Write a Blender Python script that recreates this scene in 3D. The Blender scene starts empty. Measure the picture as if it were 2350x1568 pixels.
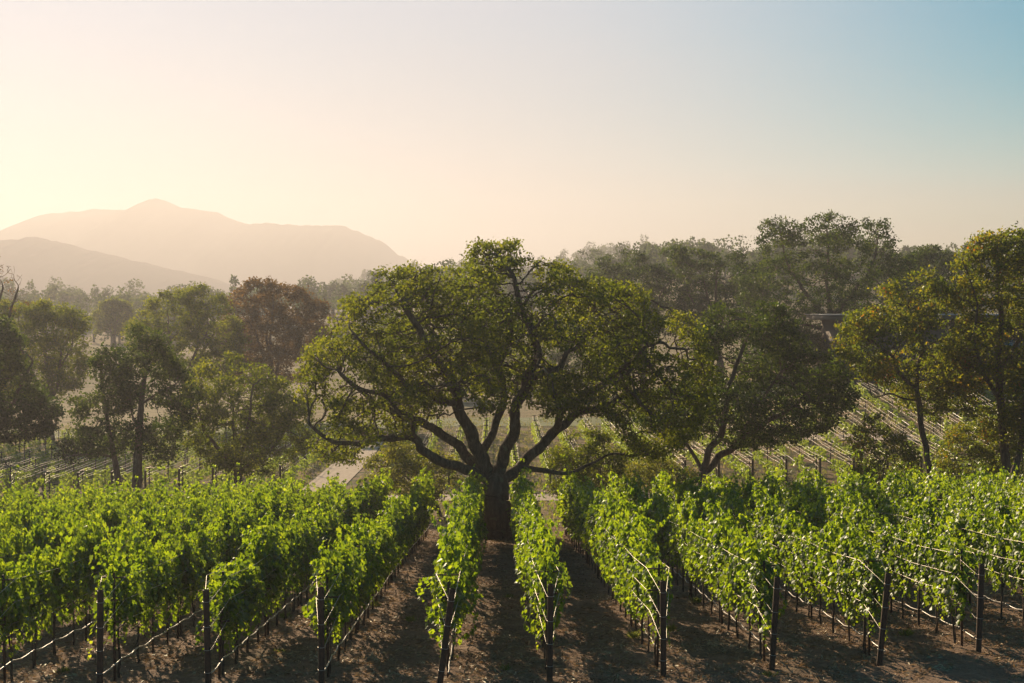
import bpy, math, random
import numpy as np
from mathutils import Vector, noise

SC = bpy.context.scene
COL = SC.collection
R = math.radians

# ------------------------------------------------------------------ camera
CZ = 12.0            # height of the eye above the valley datum
FPX = 3264.0         # focal length in the pixels of a 2350 px wide picture
HOR = 700.0          # image row of the true horizon in that picture
cam_d = bpy.data.cameras.new("camera")
cam = bpy.data.objects.new("camera", cam_d)
COL.objects.link(cam)
cam_d.sensor_width = 36.0
cam_d.lens = 50.0
cam_d.clip_start = 0.1
cam_d.clip_end = 6000.0
cam.location = (0, 0, CZ)
cam.rotation_euler = (R(90 - 1.474), 0, 0)
SC.camera = cam

# ------------------------------------------------------------------ light
SUN_EL, SUN_AZ = 20.0, -25.0          # azimuth counted from +Y towards +X
SKY_STRENGTH = 0.056
SKY_GAMMA = 0.85
SKY_SAT = 2.3
VEIL = 0.365
SUN_STRENGTH = 5.0
EXPOSURE = 0.97
world = bpy.data.worlds.new("World")
SC.world = world
world.use_nodes = True
wn = world.node_tree
for n in list(wn.nodes):
    wn.nodes.remove(n)
sky = wn.nodes.new("ShaderNodeTexSky")
sky.sky_type = 'NISHITA'
sky.sun_disc = False
sky.sun_elevation = R(SUN_EL)
sky.sun_rotation = R(SUN_AZ)
sky.altitude = 50
sky.air_density = 1.0
sky.dust_density = 0.5
sky.ozone_density = 3.0
bg = wn.nodes.new("ShaderNodeBackground")
bg.inputs['Strength'].default_value = SKY_STRENGTH
gam = wn.nodes.new('ShaderNodeGamma')
gam.inputs['Gamma'].default_value = SKY_GAMMA
hs = wn.nodes.new('ShaderNodeHueSaturation')
hs.inputs['Saturation'].default_value = SKY_SAT
hs.inputs['Hue'].default_value = 0.468
wn.links.new(sky.outputs[0], gam.inputs['Color'])
wn.links.new(gam.outputs[0], hs.inputs['Color'])
wn.links.new(hs.outputs[0], bg.inputs['Color'])
# thin high haze that brightens the air round the sun: a lobe about the sun's direction
tc = wn.nodes.new('ShaderNodeTexCoord')
dt = wn.nodes.new('ShaderNodeVectorMath'); dt.operation = 'DOT_PRODUCT'
dt.inputs[1].default_value = (math.sin(R(SUN_AZ)) * math.cos(R(SUN_EL)), math.cos(R(SUN_AZ)) * math.cos(R(SUN_EL)), math.sin(R(SUN_EL)))
nrm = wn.nodes.new('ShaderNodeVectorMath'); nrm.operation = 'NORMALIZE'
wn.links.new(tc.outputs['Generated'], nrm.inputs[0])
wn.links.new(nrm.outputs[0], dt.inputs[0])
mr = wn.nodes.new('ShaderNodeMapRange'); mr.interpolation_type = 'SMOOTHSTEP'
mr.inputs[1].default_value = 0.655; mr.inputs[2].default_value = 0.93; mr.inputs[4].default_value = 0.88
wn.links.new(dt.outputs['Value'], mr.inputs[0])
sx = wn.nodes.new('ShaderNodeSeparateXYZ'); wn.links.new(nrm.outputs[0], sx.inputs[0])
er = wn.nodes.new('ShaderNodeValToRGB')
er.color_ramp.elements[0].position = 0.0; er.color_ramp.elements[0].color = (0.80, 0.74, 0.72, 1)
er.color_ramp.elements[1].position = 0.24; er.color_ramp.elements[1].color = (0.90, 0.90, 0.99, 1)
wn.links.new(sx.outputs[2], er.inputs[0])
bg2 = wn.nodes.new('ShaderNodeBackground')
bg2.inputs['Strength'].default_value = VEIL
wn.links.new(er.outputs[0], bg2.inputs['Color'])
mxs = wn.nodes.new('ShaderNodeMixShader')
wo = wn.nodes.new("ShaderNodeOutputWorld")
cn = wn.nodes.new('ShaderNodeTexNoise')      # faint uneven cirrus in that veil
cn.inputs['Scale'].default_value = 3.0; cn.inputs['Detail'].default_value = 4
cmp_ = wn.nodes.new('ShaderNodeMapping'); cmp_.inputs['Scale'].default_value = (1.0, 1.0, 5.0); cmp_.inputs['Rotation'].default_value = (0.0, 0.35, 0.0)
wn.links.new(nrm.outputs[0], cmp_.inputs[0]); wn.links.new(cmp_.outputs[0], cn.inputs['Vector'])
cm = wn.nodes.new('ShaderNodeMath'); cm.operation = 'MULTIPLY_ADD'; cm.inputs[1].default_value = 0.16; cm.inputs[2].default_value = -0.08
wn.links.new(cn.outputs['Fac'], cm.inputs[0])
cadd = wn.nodes.new('ShaderNodeMath'); cadd.operation = 'ADD'; cadd.use_clamp = True
wn.links.new(mr.outputs[0], cadd.inputs[0]); wn.links.new(cm.outputs[0], cadd.inputs[1])
wn.links.new(cadd.outputs[0], mxs.inputs[0])
wn.links.new(bg.outputs[0], mxs.inputs[1]); wn.links.new(bg2.outputs[0], mxs.inputs[2])
wn.links.new(mxs.outputs[0], wo.inputs['Surface'])


sun_d = bpy.data.lights.new("sun", 'SUN')
sun_d.energy = SUN_STRENGTH
sun_d.angle = R(0.5)
sun_d.color = (1.0, 0.77, 0.50)
sun = bpy.data.objects.new("sun", sun_d)
COL.objects.link(sun)
sdir = Vector((math.sin(R(SUN_AZ)) * math.cos(R(SUN_EL)),
               math.cos(R(SUN_AZ)) * math.cos(R(SUN_EL)), math.sin(R(SUN_EL))))
sun.rotation_euler = sdir.to_track_quat('Z', 'Y').to_euler()
sun.location = (-60, 120, 90)

SC.view_settings.view_transform = 'Standard'
SC.view_settings.look = 'None'
SC.view_settings.exposure = EXPOSURE
SC.view_settings.gamma = 1
SC.view_settings.use_curve_mapping = False
cy = SC.cycles
cy.max_bounces = 5
cy.diffuse_bounces = 2
cy.glossy_bounces = 2
cy.transmission_bounces = 3
cy.transparent_max_bounces = 4
cy.volume_bounces = 1
cy.use_denoising = True
cy.sample_clamp_indirect = 4.0
cy.sample_clamp_direct = 6.0

HAZE_DENSITY = 0.00042
HAZE_G = 0.5
MIST_DENSITY = 0.0008

# ------------------------------------------------------------------ tagging
def tag(o, label=None, cat=None, group=None, kind=None):
    if label: o['label'] = label
    if cat: o['category'] = cat
    if group: o['group'] = group
    if kind: o['kind'] = kind
    return o

def empty(name, loc=(0, 0, 0), rz=0.0):
    o = bpy.data.objects.new(name, None)
    o.empty_display_size = 0.3
    COL.objects.link(o)
    o.location = loc
    o.rotation_euler = (0, 0, rz)
    return o

def np_mesh(name, verts, faces, mat, smooth=False):
    """faces: one (n,k) array or a list of such arrays"""
    if not isinstance(faces, list):
        faces = [faces]
    faces = [np.asarray(f, dtype=np.int32) for f in faces if len(f)]
    me = bpy.data.meshes.new(name)
    v = np.asarray(verts, dtype=np.float32).reshape(-1, 3)
    me.vertices.add(len(v))
    me.vertices.foreach_set('co', v.ravel())
    loops = np.concatenate([f.ravel() for f in faces])
    tot = np.concatenate([np.full(len(f), f.shape[1], dtype=np.int32) for f in faces])
    start = np.concatenate([[0], np.cumsum(tot)[:-1]]).astype(np.int32)
    me.loops.add(len(loops))
    me.loops.foreach_set('vertex_index', loops)
    me.polygons.add(len(tot))
    me.polygons.foreach_set('loop_start', start)
    me.polygons.foreach_set('loop_total', tot)
    if smooth:
        me.polygons.foreach_set('use_smooth', np.ones(len(tot), dtype=bool))
    me.update(calc_edges=True)
    me.validate()
    if mat:
        me.materials.append(mat)
    return me

def link(name, me, parent=None, loc=(0, 0, 0)):
    o = bpy.data.objects.new(name, me)
    COL.objects.link(o)
    o.location = loc
    if parent is not None:
        o.parent = parent
    return o

class MB:
    """collects tubes and boxes of one part"""
    def __init__(s):
        s.v = []; s.f3 = []; s.f4 = []; s.n = 0
    def add(s, v, f):
        f = np.asarray(f) + s.n
        (s.f4 if f.shape[1] == 4 else s.f3).append(f)
        s.v.append(np.asarray(v, dtype=float)); s.n += len(v)
    def tube(s, pts, rad, sides=6, cap=True):
        pts = np.asarray(pts, dtype=float)
        n = len(pts)
        rad = np.full(n, rad) if np.isscalar(rad) else np.asarray(rad, dtype=float)
        d = np.gradient(pts, axis=0)
        d /= (np.linalg.norm(d, axis=1)[:, None] + 1e-9)
        ref = np.array([0.0, 0.0, 1.0]) if abs(d[:, 2].mean()) < 0.8 else np.array([1.0, 0.0, 0.0])
        a = np.cross(d, ref); a /= (np.linalg.norm(a, axis=1)[:, None] + 1e-9)
        b = np.cross(d, a)
        th = np.arange(sides) * 2 * math.pi / sides
        ring = (a[:, None, :] * np.cos(th)[None, :, None] + b[:, None, :] * np.sin(th)[None, :, None]) * rad[:, None, None]
        v = (pts[:, None, :] + ring).reshape(-1, 3)
        i = np.arange(n - 1)[:, None] * sides
        j = np.arange(sides)[None, :]
        k = (j + 1) % sides
        f = np.stack([i + j, i + k, i + sides + k, i + sides + j], axis=-1).reshape(-1, 4)
        s.add(v, f)
        if cap:
            for e, base in ((0, 0), (n - 1, (n - 1) * sides)):
                s.add(np.vstack([pts[e:e + 1], pts[e] + ring[e]]),
                      [[0, 1 + m, 1 + (m + 1) % sides] for m in range(sides)])
    def box(s, c, h, rz=0.0):
        c = np.asarray(c, dtype=float); h = np.asarray(h, dtype=float) / 2
        q = np.array([[x, y, z] for z in (-1, 1) for y in (-1, 1) for x in (-1, 1)]) * h
        if rz:
            cs, sn = math.cos(rz), math.sin(rz)
            q = np.stack([q[:, 0] * cs - q[:, 1] * sn, q[:, 0] * sn + q[:, 1] * cs, q[:, 2]], 1)
        s.add(q + c, [[0, 2, 3, 1], [4, 5, 7, 6], [0, 1, 5, 4], [2, 6, 7, 3], [0, 4, 6, 2], [1, 3, 7, 5]])
    def mesh(s, name, mat, smooth=True):
        v = np.vstack(s.v)
        fs = []
        if s.f4: fs.append(np.vstack(s.f4))
        if s.f3: fs.append(np.vstack(s.f3))
        return np_mesh(name, v, fs, mat, smooth)
    def build(s, name, mat, parent=None, smooth=True, loc=(0, 0, 0)):
        return link(name, s.mesh(name, mat, smooth), parent, loc)

# ------------------------------------------------------------------ materials
def new_mat(name):
    m = bpy.data.materials.new(name)
    m.use_nodes = True
    nt = m.node_tree
    for n in list(nt.nodes):
        nt.nodes.remove(n)
    out = nt.nodes.new('ShaderNodeOutputMaterial')
    return m, nt, out

def ramp(nt, fac, stops):
    r = nt.nodes.new('ShaderNodeValToRGB')
    el = r.color_ramp.elements
    while len(el) < len(stops):
        el.new(0.5)
    for e, (p, c) in zip(el, stops):
        e.position = p
        e.color = (*c, 1)
    nt.links.new(fac, r.inputs[0])
    return r.outputs[0]

def tex_noise(nt, scale, detail=4, rough=0.6, coord='Object', vec=None, stretch=None):
    tc = nt.nodes.new('ShaderNodeTexCoord')
    src = tc.outputs[coord]
    if stretch:
        mp = nt.nodes.new('ShaderNodeMapping')
        mp.inputs['Scale'].default_value = stretch
        nt.links.new(src, mp.inputs[0]); src = mp.outputs[0]
    n = nt.nodes.new('ShaderNodeTexNoise')
    n.inputs['Scale'].default_value = scale
    n.inputs['Detail'].default_value = detail
    n.inputs['Roughness'].default_value = rough
    nt.links.new(src, n.inputs['Vector'])
    return n.outputs['Fac']

def mixc(nt, fac, a, b, blend='MIX'):
    m = nt.nodes.new('ShaderNodeMix')
    m.data_type = 'RGBA'; m.blend_type = blend
    for sock, val in ((m.inputs[0], fac), (m.inputs[6], a), (m.inputs[7], b)):
        if isinstance(val, (int, float)):
            sock.default_value = val
        elif isinstance(val, tuple):
            sock.default_value = (*val, 1)
        else:
            nt.links.new(val, sock)
    return m.outputs[2]

def bump(nt, h, strength, dist):
    b = nt.nodes.new('ShaderNodeBump')
    b.inputs['Strength'].default_value = strength
    b.inputs['Distance'].default_value = dist
    nt.links.new(h, b.inputs['Height'])
    return b.outputs[0]

def leaf_mat(name, stops, tstops, gloss=0.07, tfac=0.5, clump=0.35, grough=0.5, isl=0.55):
    """thin leaf: diffuse + translucent + waxy gloss, colour varying leaf by leaf and clump by clump"""
    m, nt, out = new_mat(name)
    geo = nt.nodes.new('ShaderNodeNewGeometry')
    nz = tex_noise(nt, clump, 3, 0.6, 'Object')
    mx = nt.nodes.new('ShaderNodeMath'); mx.operation = 'MULTIPLY_ADD'
    mx.inputs[1].default_value = isl
    nt.links.new(geo.outputs['Random Per Island'], mx.inputs[0])
    m2 = nt.nodes.new('ShaderNodeMath'); m2.operation = 'MULTIPLY_ADD'
    m2.inputs[1].default_value = 1.5; m2.inputs[2].default_value = -0.52
    nt.links.new(nz, m2.inputs[0])
    nt.links.new(m2.outputs[0], mx.inputs[2])
    fac = mx.outputs[0]
    dc = ramp(nt, fac, stops)
    tcol = ramp(nt, fac, tstops)
    d = nt.nodes.new('ShaderNodeBsdfDiffuse'); nt.links.new(dc, d.inputs[0])
    t = nt.nodes.new('ShaderNodeBsdfTranslucent'); nt.links.new(tcol, t.inputs[0])
    mix = nt.nodes.new('ShaderNodeMixShader'); mix.inputs[0].default_value = tfac
    nt.links.new(d.outputs[0], mix.inputs[1]); nt.links.new(t.outputs[0], mix.inputs[2])
    g = nt.nodes.new('ShaderNodeBsdfGlossy'); g.inputs['Roughness'].default_value = grough
    g.inputs[0].default_value = (0.9, 0.95, 0.9, 1)
    lw = nt.nodes.new('ShaderNodeLayerWeight'); lw.inputs[0].default_value = 0.35
    mg = nt.nodes.new('ShaderNodeMath'); mg.operation = 'MULTIPLY_ADD'
    mg.inputs[1].default_value = gloss; mg.inputs[2].default_value = gloss * 0.2
    nt.links.new(lw.outputs['Fresnel'], mg.inputs[0])
    mix2 = nt.nodes.new('ShaderNodeMixShader')
    nt.links.new(mg.outputs[0], mix2.inputs[0])
    nt.links.new(mix.outputs[0], mix2.inputs[1]); nt.links.new(g.outputs[0], mix2.inputs[2])
    nt.links.new(mix2.outputs[0], out.inputs[0])
    return m

def simple_mat(name, col, rough=0.8, metal=0.0, nscale=None, col2=None, bstr=0.0, bdist=0.02, stretch=None, spec=0.5):
    m, nt, out = new_mat(name)
    p = nt.nodes.new('ShaderNodeBsdfPrincipled')
    p.inputs['Roughness'].default_value = rough
    p.inputs['Metallic'].default_value = metal
    p.inputs['Specular IOR Level'].default_value = spec
    if nscale:
        nz = tex_noise(nt, nscale, 5, 0.65, 'Object', stretch=stretch)
        c = ramp(nt, nz, [(0.35, col), (0.65, col2 or col)])
        nt.links.new(c, p.inputs['Base Color'])
        if bstr:
            nt.links.new(bump(nt, nz, bstr, bdist), p.inputs['Normal'])
    else:
        p.inputs['Base Color'].default_value = (*col, 1)
    nt.links.new(p.outputs[0], out.inputs[0])
    return m

M = {}
M['vine_leaf'] = leaf_mat('vine_leaf',
    [(0.0, (0.016, 0.042, 0.008)), (0.45, (0.030, 0.068, 0.010)), (0.8, (0.060, 0.110, 0.015)), (1.0, (0.10, 0.14, 0.02))],
    [(0.0, (0.09, 0.17, 0.006)), (0.4, (0.28, 0.41, 0.010)), (0.75, (0.56, 0.66, 0.02)), (1.0, (0.74, 0.72, 0.04))],
    gloss=0.06, tfac=0.58, clump=0.9, isl=0.38)
M['young_leaf'] = leaf_mat('young_leaf',
    [(0.0, (0.04, 0.09, 0.015)), (1.0, (0.10, 0.15, 0.03))],
    [(0.0, (0.25, 0.38, 0.03)), (1.0, (0.5, 0.55, 0.06))], gloss=0.08, tfac=0.55, clump=0.5)
M['oak_leaf'] = leaf_mat('oak_leaf',
    [(0.0, (0.018, 0.030, 0.006)), (0.5, (0.034, 0.050, 0.008)), (1.0, (0.075, 0.085, 0.012))],
    [(0.0, (0.07, 0.11, 0.006)), (0.5, (0.20, 0.25, 0.010)), (1.0, (0.46, 0.46, 0.02))], gloss=0.035, tfac=0.48, clump=0.22)
M['dark_leaf'] = leaf_mat('dark_leaf',
    [(0.0, (0.007, 0.016, 0.005)), (0.5, (0.013, 0.026, 0.006)), (1.0, (0.030, 0.046, 0.009))],
    [(0.0, (0.025, 0.055, 0.006)), (0.5, (0.07, 0.12, 0.009)), (1.0, (0.22, 0.27, 0.018))], gloss=0.035, tfac=0.42, clump=0.25)
M['autumn_leaf'] = leaf_mat('autumn_leaf',
    [(0.0, (0.014, 0.028, 0.005)), (0.5, (0.035, 0.050, 0.007)), (0.82, (0.08, 0.08, 0.010)), (1.0, (0.20, 0.08, 0.012))],
    [(0.0, (0.06, 0.11, 0.006)), (0.5, (0.22, 0.28, 0.010)), (0.84, (0.46, 0.40, 0.018)), (1.0, (0.72, 0.24, 0.02))], gloss=0.035, tfac=0.5, clump=0.45)
M['brown_leaf'] = leaf_mat('brown_leaf',
    [(0.0, (0.03, 0.026, 0.012)), (1.0, (0.07, 0.055, 0.02))],
    [(0.0, (0.12, 0.07, 0.020)), (1.0, (0.32, 0.18, 0.04))], gloss=0.05, tfac=0.4, clump=0.2)
M['shrub_leaf'] = leaf_mat('shrub_leaf',
    [(0.0, (0.035, 0.05, 0.010)), (1.0, (0.10, 0.10, 0.015))],
    [(0.0, (0.12, 0.16, 0.015)), (1.0, (0.38, 0.36, 0.03))], gloss=0.05, tfac=0.5, clump=0.6)

def bark_mat():
    m, nt, out = new_mat('bark')
    p = nt.nodes.new('ShaderNodeBsdfPrincipled')
    p.inputs['Roughness'].default_value = 0.9
    p.inputs['Specular IOR Level'].default_value = 0.25
    a = tex_noise(nt, 5.0, 6, 0.7, 'Object', stretch=(1, 1, 0.25))
    b = tex_noise(nt, 1.6, 4, 0.6, 'Object')
    c = ramp(nt, a, [(0.3, (0.028, 0.020, 0.014)), (0.55, (0.11, 0.078, 0.056)), (0.75, (0.22, 0.17, 0.125))])
    li = nt.nodes.new('ShaderNodeMath'); li.operation = 'GREATER_THAN'; li.inputs[1].default_value = 0.62
    nt.links.new(b, li.inputs[0])
    c2 = mixc(nt, li.outputs[0], c, mixc(nt, 0.5, c, (0.16, 0.17, 0.10)))
    nt.links.new(c2, p.inputs['Base Color'])
    nt.links.new(bump(nt, a, 0.9, 0.12), p.inputs['Normal'])
    nt.links.new(p.outputs[0], out.inputs[0])
    return m
M['bark'] = bark_mat()
M['twig'] = simple_mat('twig', (0.045, 0.034, 0.025), 0.85, nscale=6, col2=(0.09, 0.07, 0.05))
M['rust'] = simple_mat('rusty_steel', (0.035, 0.018, 0.012), 0.7, 0.0, nscale=9, col2=(0.085, 0.038, 0.022), bstr=0.3, bdist=0.004)
M['stake'] = simple_mat('stake_steel', (0.03, 0.017, 0.012), 0.7, 0.0, nscale=12, col2=(0.06, 0.03, 0.02))
M['wood_post'] = simple_mat('weathered_post', (0.05, 0.035, 0.025), 0.85, nscale=14, col2=(0.11, 0.08, 0.055), stretch=(1, 1, 0.15))
M['wire'] = simple_mat('galvanised_wire', (0.42, 0.38, 0.34), 0.5, 0.85)
M['hose'] = simple_mat('drip_hose', (0.30, 0.25, 0.23), 0.30, 0.0, spec=1.0)
M['vine_trunk'] = simple_mat('vine_wood', (0.035, 0.022, 0.015), 0.95, nscale=15, col2=(0.09, 0.06, 0.04), bstr=0.6, bdist=0.01)
M['roof_metal'] = simple_mat('roof_metal', (0.26, 0.26, 0.27), 0.55, 0.2)
M['fascia'] = simple_mat('fascia', (0.10, 0.085, 0.075), 0.7)
M['wall_board'] = simple_mat('wall_board', (0.09, 0.068, 0.055), 0.85, nscale=1.2, col2=(0.13, 0.10, 0.08), stretch=(3, 3, 0.3))
M['glass'] = simple_mat('window_glass', (0.02, 0.025, 0.03), 0.08, 0.0, spec=1.0)
M['straw'] = leaf_mat('straw',
    [(0.0, (0.12, 0.062, 0.035)), (0.5, (0.38, 0.24, 0.13)), (1.0, (0.66, 0.50, 0.32))],
    [(0.0, (0.10, 0.055, 0.025)), (1.0, (0.34, 0.22, 0.10))], gloss=0.05, tfac=0.3, clump=0.6)
M['weed_leaf'] = leaf_mat('weed_leaf',
    [(0.0, (0.04, 0.07, 0.015)), (1.0, (0.12, 0.14, 0.03))],
    [(0.0, (0.15, 0.22, 0.02)), (1.0, (0.40, 0.42, 0.06))], gloss=0.05, tfac=0.45, clump=1.5)

def ground_mat():
    m, nt, out = new_mat('ground')
    p = nt.nodes.new('ShaderNodeBsdfPrincipled')
    p.inputs['Roughness'].default_value = 0.95
    p.inputs['Specular IOR Level'].default_value = 0.15
    big = tex_noise(nt, 0.25, 5, 0.6)
    mid = tex_noise(nt, 2.2, 6, 0.65)
    fine = tex_noise(nt, 14, 5, 0.75)
    soil = ramp(nt, mid, [(0.30, (0.19, 0.125, 0.085)), (0.52, (0.36, 0.245, 0.17)), (0.72, (0.52, 0.39, 0.28))])
    soil = mixc(nt, 0.5, soil, ramp(nt, fine, [(0.35, (0.09, 0.055, 0.037)), (0.6, (0.30, 0.19, 0.125)), (0.75, (0.55, 0.41, 0.29))]))
    # thin green weed patches
    gm = nt.nodes.new('ShaderNodeMapRange'); gm.inputs[1].default_value = 0.55; gm.inputs[2].default_value = 0.72
    gm.inputs[4].default_value = 0.55
    nt.links.new(big, gm.inputs[0])
    soil = mixc(nt, gm.outputs[0], soil, (0.065, 0.075, 0.028))
    # farther field: dry grass between green cover crop
    geo = nt.nodes.new('ShaderNodeNewGeometry')
    sp = nt.nodes.new('ShaderNodeSeparateXYZ'); nt.links.new(geo.outputs['Position'], sp.inputs[0])
    yr = nt.nodes.new('ShaderNodeMapRange'); yr.inputs[1].default_value = 86; yr.inputs[2].default_value = 96
    nt.links.new(sp.outputs[1], yr.inputs[0])
    med = tex_noise(nt, 0.9, 4, 0.6)
    field = ramp(nt, med, [(0.36, (0.055, 0.085, 0.025)), (0.47, (0.15, 0.125, 0.06)), (0.62, (0.30, 0.20, 0.115)), (0.75, (0.22, 0.10, 0.06))])
    c = mixc(nt, yr.outputs[0], soil, field)
    y2 = nt.nodes.new('ShaderNodeMapRange'); y2.inputs[1].default_value = 155; y2.inputs[2].default_value = 175
    nt.links.new(sp.outputs[1], y2.inputs[0])
    dry = ramp(nt, big, [(0.35, (0.20, 0.16, 0.085)), (0.6, (0.34, 0.27, 0.15)), (0.8, (0.10, 0.11, 0.05))])
    c = mixc(nt, y2.outputs[0], c, dry)
    nt.links.new(c, p.inputs['Base Color'])
    add = nt.nodes.new('ShaderNodeMath'); add.operation = 'ADD'
    nt.links.new(mid, add.inputs[0]); nt.links.new(fine, add.inputs[1])
    nt.links.new(bump(nt, add.outputs[0], 1.0, 0.2), p.inputs['Normal'])
    nt.links.new(p.outputs[0], out.inputs[0])
    return m
M['ground'] = ground_mat()
M['road'] = simple_mat('gravel_road', (0.30, 0.235, 0.18), 0.95, nscale=3, col2=(0.42, 0.335, 0.26), bstr=0.4, bdist=0.03, spec=0.2)
M['mountain'] = simple_mat('mountain', (0.018, 0.022, 0.014), 1.0, nscale=0.02, col2=(0.035, 0.035, 0.022), spec=0.0)
M['grass'] = simple_mat('green_grass', (0.06, 0.095, 0.025), 0.9, nscale=0.8, col2=(0.17, 0.17, 0.07), spec=0.2)

# ------------------------------------------------------------------ terrain
def sstep(a, b, t):
    t = np.clip((t - a) / (b - a), 0, 1)
    return t * t * (3 - 2 * t)

def G(x, y):
    x = np.asarray(x, dtype=float); y = np.asarray(y, dtype=float)
    z = 6.65 - 0.0858 * y
    k = 0.6
    z = -1.0 + k * np.logaddexp(0, (z + 1.0) / k)          # soft foot of the slope
    z = z + 0.05 * (np.logaddexp(0, (np.clip(x, -60, 45) - 8) / 2) * 2) * (1 - 0.75 * sstep(38, 72, y))
    z = z - 0.036 * (np.logaddexp(0, (-np.clip(x, -45, 45) - 8) / 2) * 2)
    z = z - 0.4 * sstep(50, 80, y)
    z = z + 5.0 * sstep(10, 42, x) * sstep(98, 150, y)
    z = z + 9.0 * np.exp(-(((x + 108) / 42) ** 2 + ((y - 262) / 38) ** 2))
    hill = 7.0 + 2.0 * np.sin(x / 47.0) + 7.5 * sstep(-110, -30, x)
    z = z + hill * sstep(220, 400, y) * (1 - 0.55 * sstep(440, 620, y))
    z = z + 4.0 * sstep(300, 390, y) * (1 - sstep(-90, -30, x)) * (1 - sstep(450, 540, y))
    z = z + (15.0 + 2.5 * np.sin(x / 60.0 + 1.0)) * sstep(520, 620, y) * (1 - sstep(700, 800, y)) * sstep(-170, -60, x)
    z = z + 0.35 * np.sin(x / 31.0 + y / 23.0) * sstep(150, 260, y)
    return z

def g1(x, y):
    return float(G(x, y))

def P(u, v, Y):
    """world point seen at picture position (u, v) at depth Y"""
    return np.array([(u - 1175.0) / FPX * Y, Y, CZ - (v - HOR) / FPX * Y])

def PX(u, Y):
    return (u - 1175.0) / FPX * Y

rng = np.random.default_rng(7)
random.seed(7)

def vnoise(x, y, seed=0):
    """smooth value noise on arrays"""
    xi = np.floor(x).astype(np.int64); yi = np.floor(y).astype(np.int64)
    fx = x - xi; fy = y - yi
    fx = fx * fx * (3 - 2 * fx); fy = fy * fy * (3 - 2 * fy)
    def h(a, b):
        n = (a * 374761393 + b * 668265263 + seed * 974634777) & 0x7fffffff
        n = (n ^ (n >> 13)) * 1274126177 & 0x7fffffff
        return ((n ^ (n >> 16)) & 0xffff) / 65535.0
    return (h(xi, yi) * (1 - fx) + h(xi + 1, yi) * fx) * (1 - fy) + (h(xi, yi + 1) * (1 - fx) + h(xi + 1, yi + 1) * fx) * fy

def axis(core0, core1, step, lo, hi, grow=1.06, mid=None):
    a = list(np.arange(core0, core1, step))
    s = step; t = a[-1]
    while t < hi:
        lim = 1.2 if (mid and t < mid) else 1e9
        s = min(s * grow, lim); t += s; a.append(t)
    s = step; t = a[0]; b = []
    while t > lo:
        lim = 1.2 if (mid and t > -mid) else 1e9
        s = min(s * grow, lim); t -= s; b.append(t)
    return np.array(b[::-1] + a)

def build_ground():
    xs = axis(-12, 12, 0.16, -1900, 1900, 1.05, 60)
    ys = axis(24, 46, 0.16, -400, 2100, 1.035, 165)
    X, Y = np.meshgrid(xs, ys)
    Z = G(X, Y)
    near = (1 - sstep(50, 90, Y)) * sstep(16, 22, Y)
    cl = (vnoise(X * 3.1, Y * 3.1, 1) - 0.5) * 0.07 + (vnoise(X * 7.0, Y * 7.0, 2) - 0.5) * 0.055 + (vnoise(X * 0.8, Y * 0.8, 3) - 0.5) * 0.08
    Z = Z + cl * near + (vnoise(X * 0.02, Y * 0.02, 5) - 0.5) * 3 * sstep(200, 500, np.abs(X) + Y * 0.5 - 80)
    nx, ny = len(xs), len(ys)
    i = np.arange(ny - 1)[:, None] * nx + np.arange(nx - 1)[None, :]
    f = np.stack([i, i + 1, i + nx + 1, i + nx], -1).reshape(-1, 4)
    me = np_mesh('ground', np.stack([X, Y, Z], -1).reshape(-1, 3), f, M['ground'], True)
    tag(link('ground', me), kind='structure')
build_ground()

def drape(name, left, right, mat, n=60, m=6, lift=0.05):
    """strip between two polylines laid on the terrain"""
    L = np.array(left, float); Rr = np.array(right, float)
    def rs(p, n):
        d = np.concatenate([[0], np.cumsum(np.linalg.norm(np.diff(p, axis=0), axis=1))])
        t = np.linspace(0, d[-1], n)
        return np.stack([np.interp(t, d, p[:, 0]), np.interp(t, d, p[:, 1])], 1)
    L = rs(L, n); Rr = rs(Rr, n)
    t = np.linspace(0, 1, m)[None, :, None]
    q = L[:, None, :] * (1 - t) + Rr[:, None, :] * t
    z = G(q[..., 0], q[..., 1]) + lift
    v = np.concatenate([q, z[..., None]], -1).reshape(-1, 3)
    i = np.arange(n - 1)[:, None] * m + np.arange(m - 1)[None, :]
    f = np.stack([i, i + 1, i + m + 1, i + m], -1).reshape(-1, 4)
    return tag(link(name, np_mesh(name, v, f, mat, True)), kind='structure')

drape('path', [(-15.5, 99), (-15.4, 120), (-15.2, 141)], [(-12.5, 99), (-12.4, 120), (-12.6, 141)], M['road'], 80, 4, 0.05)
drape('road', [(-60, 99), (-20, 99.0), (20, 99), (60, 101)], [(-60, 95.2), (-20, 95.2), (20, 95.2), (60, 96.5)], M['road'], 120, 4, 0.06)
drape('grass_strip', [(-60, 168), (60, 168)], [(-60, 156.2), (60, 156.2)], M['grass'], 80, 8, 0.05)
drape('road', [(17, 132), (34, 122), (52, 114)], [(17, 129.4), (34, 119.4), (52, 111.4)], M['road'], 80, 4, 0.07)

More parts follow.
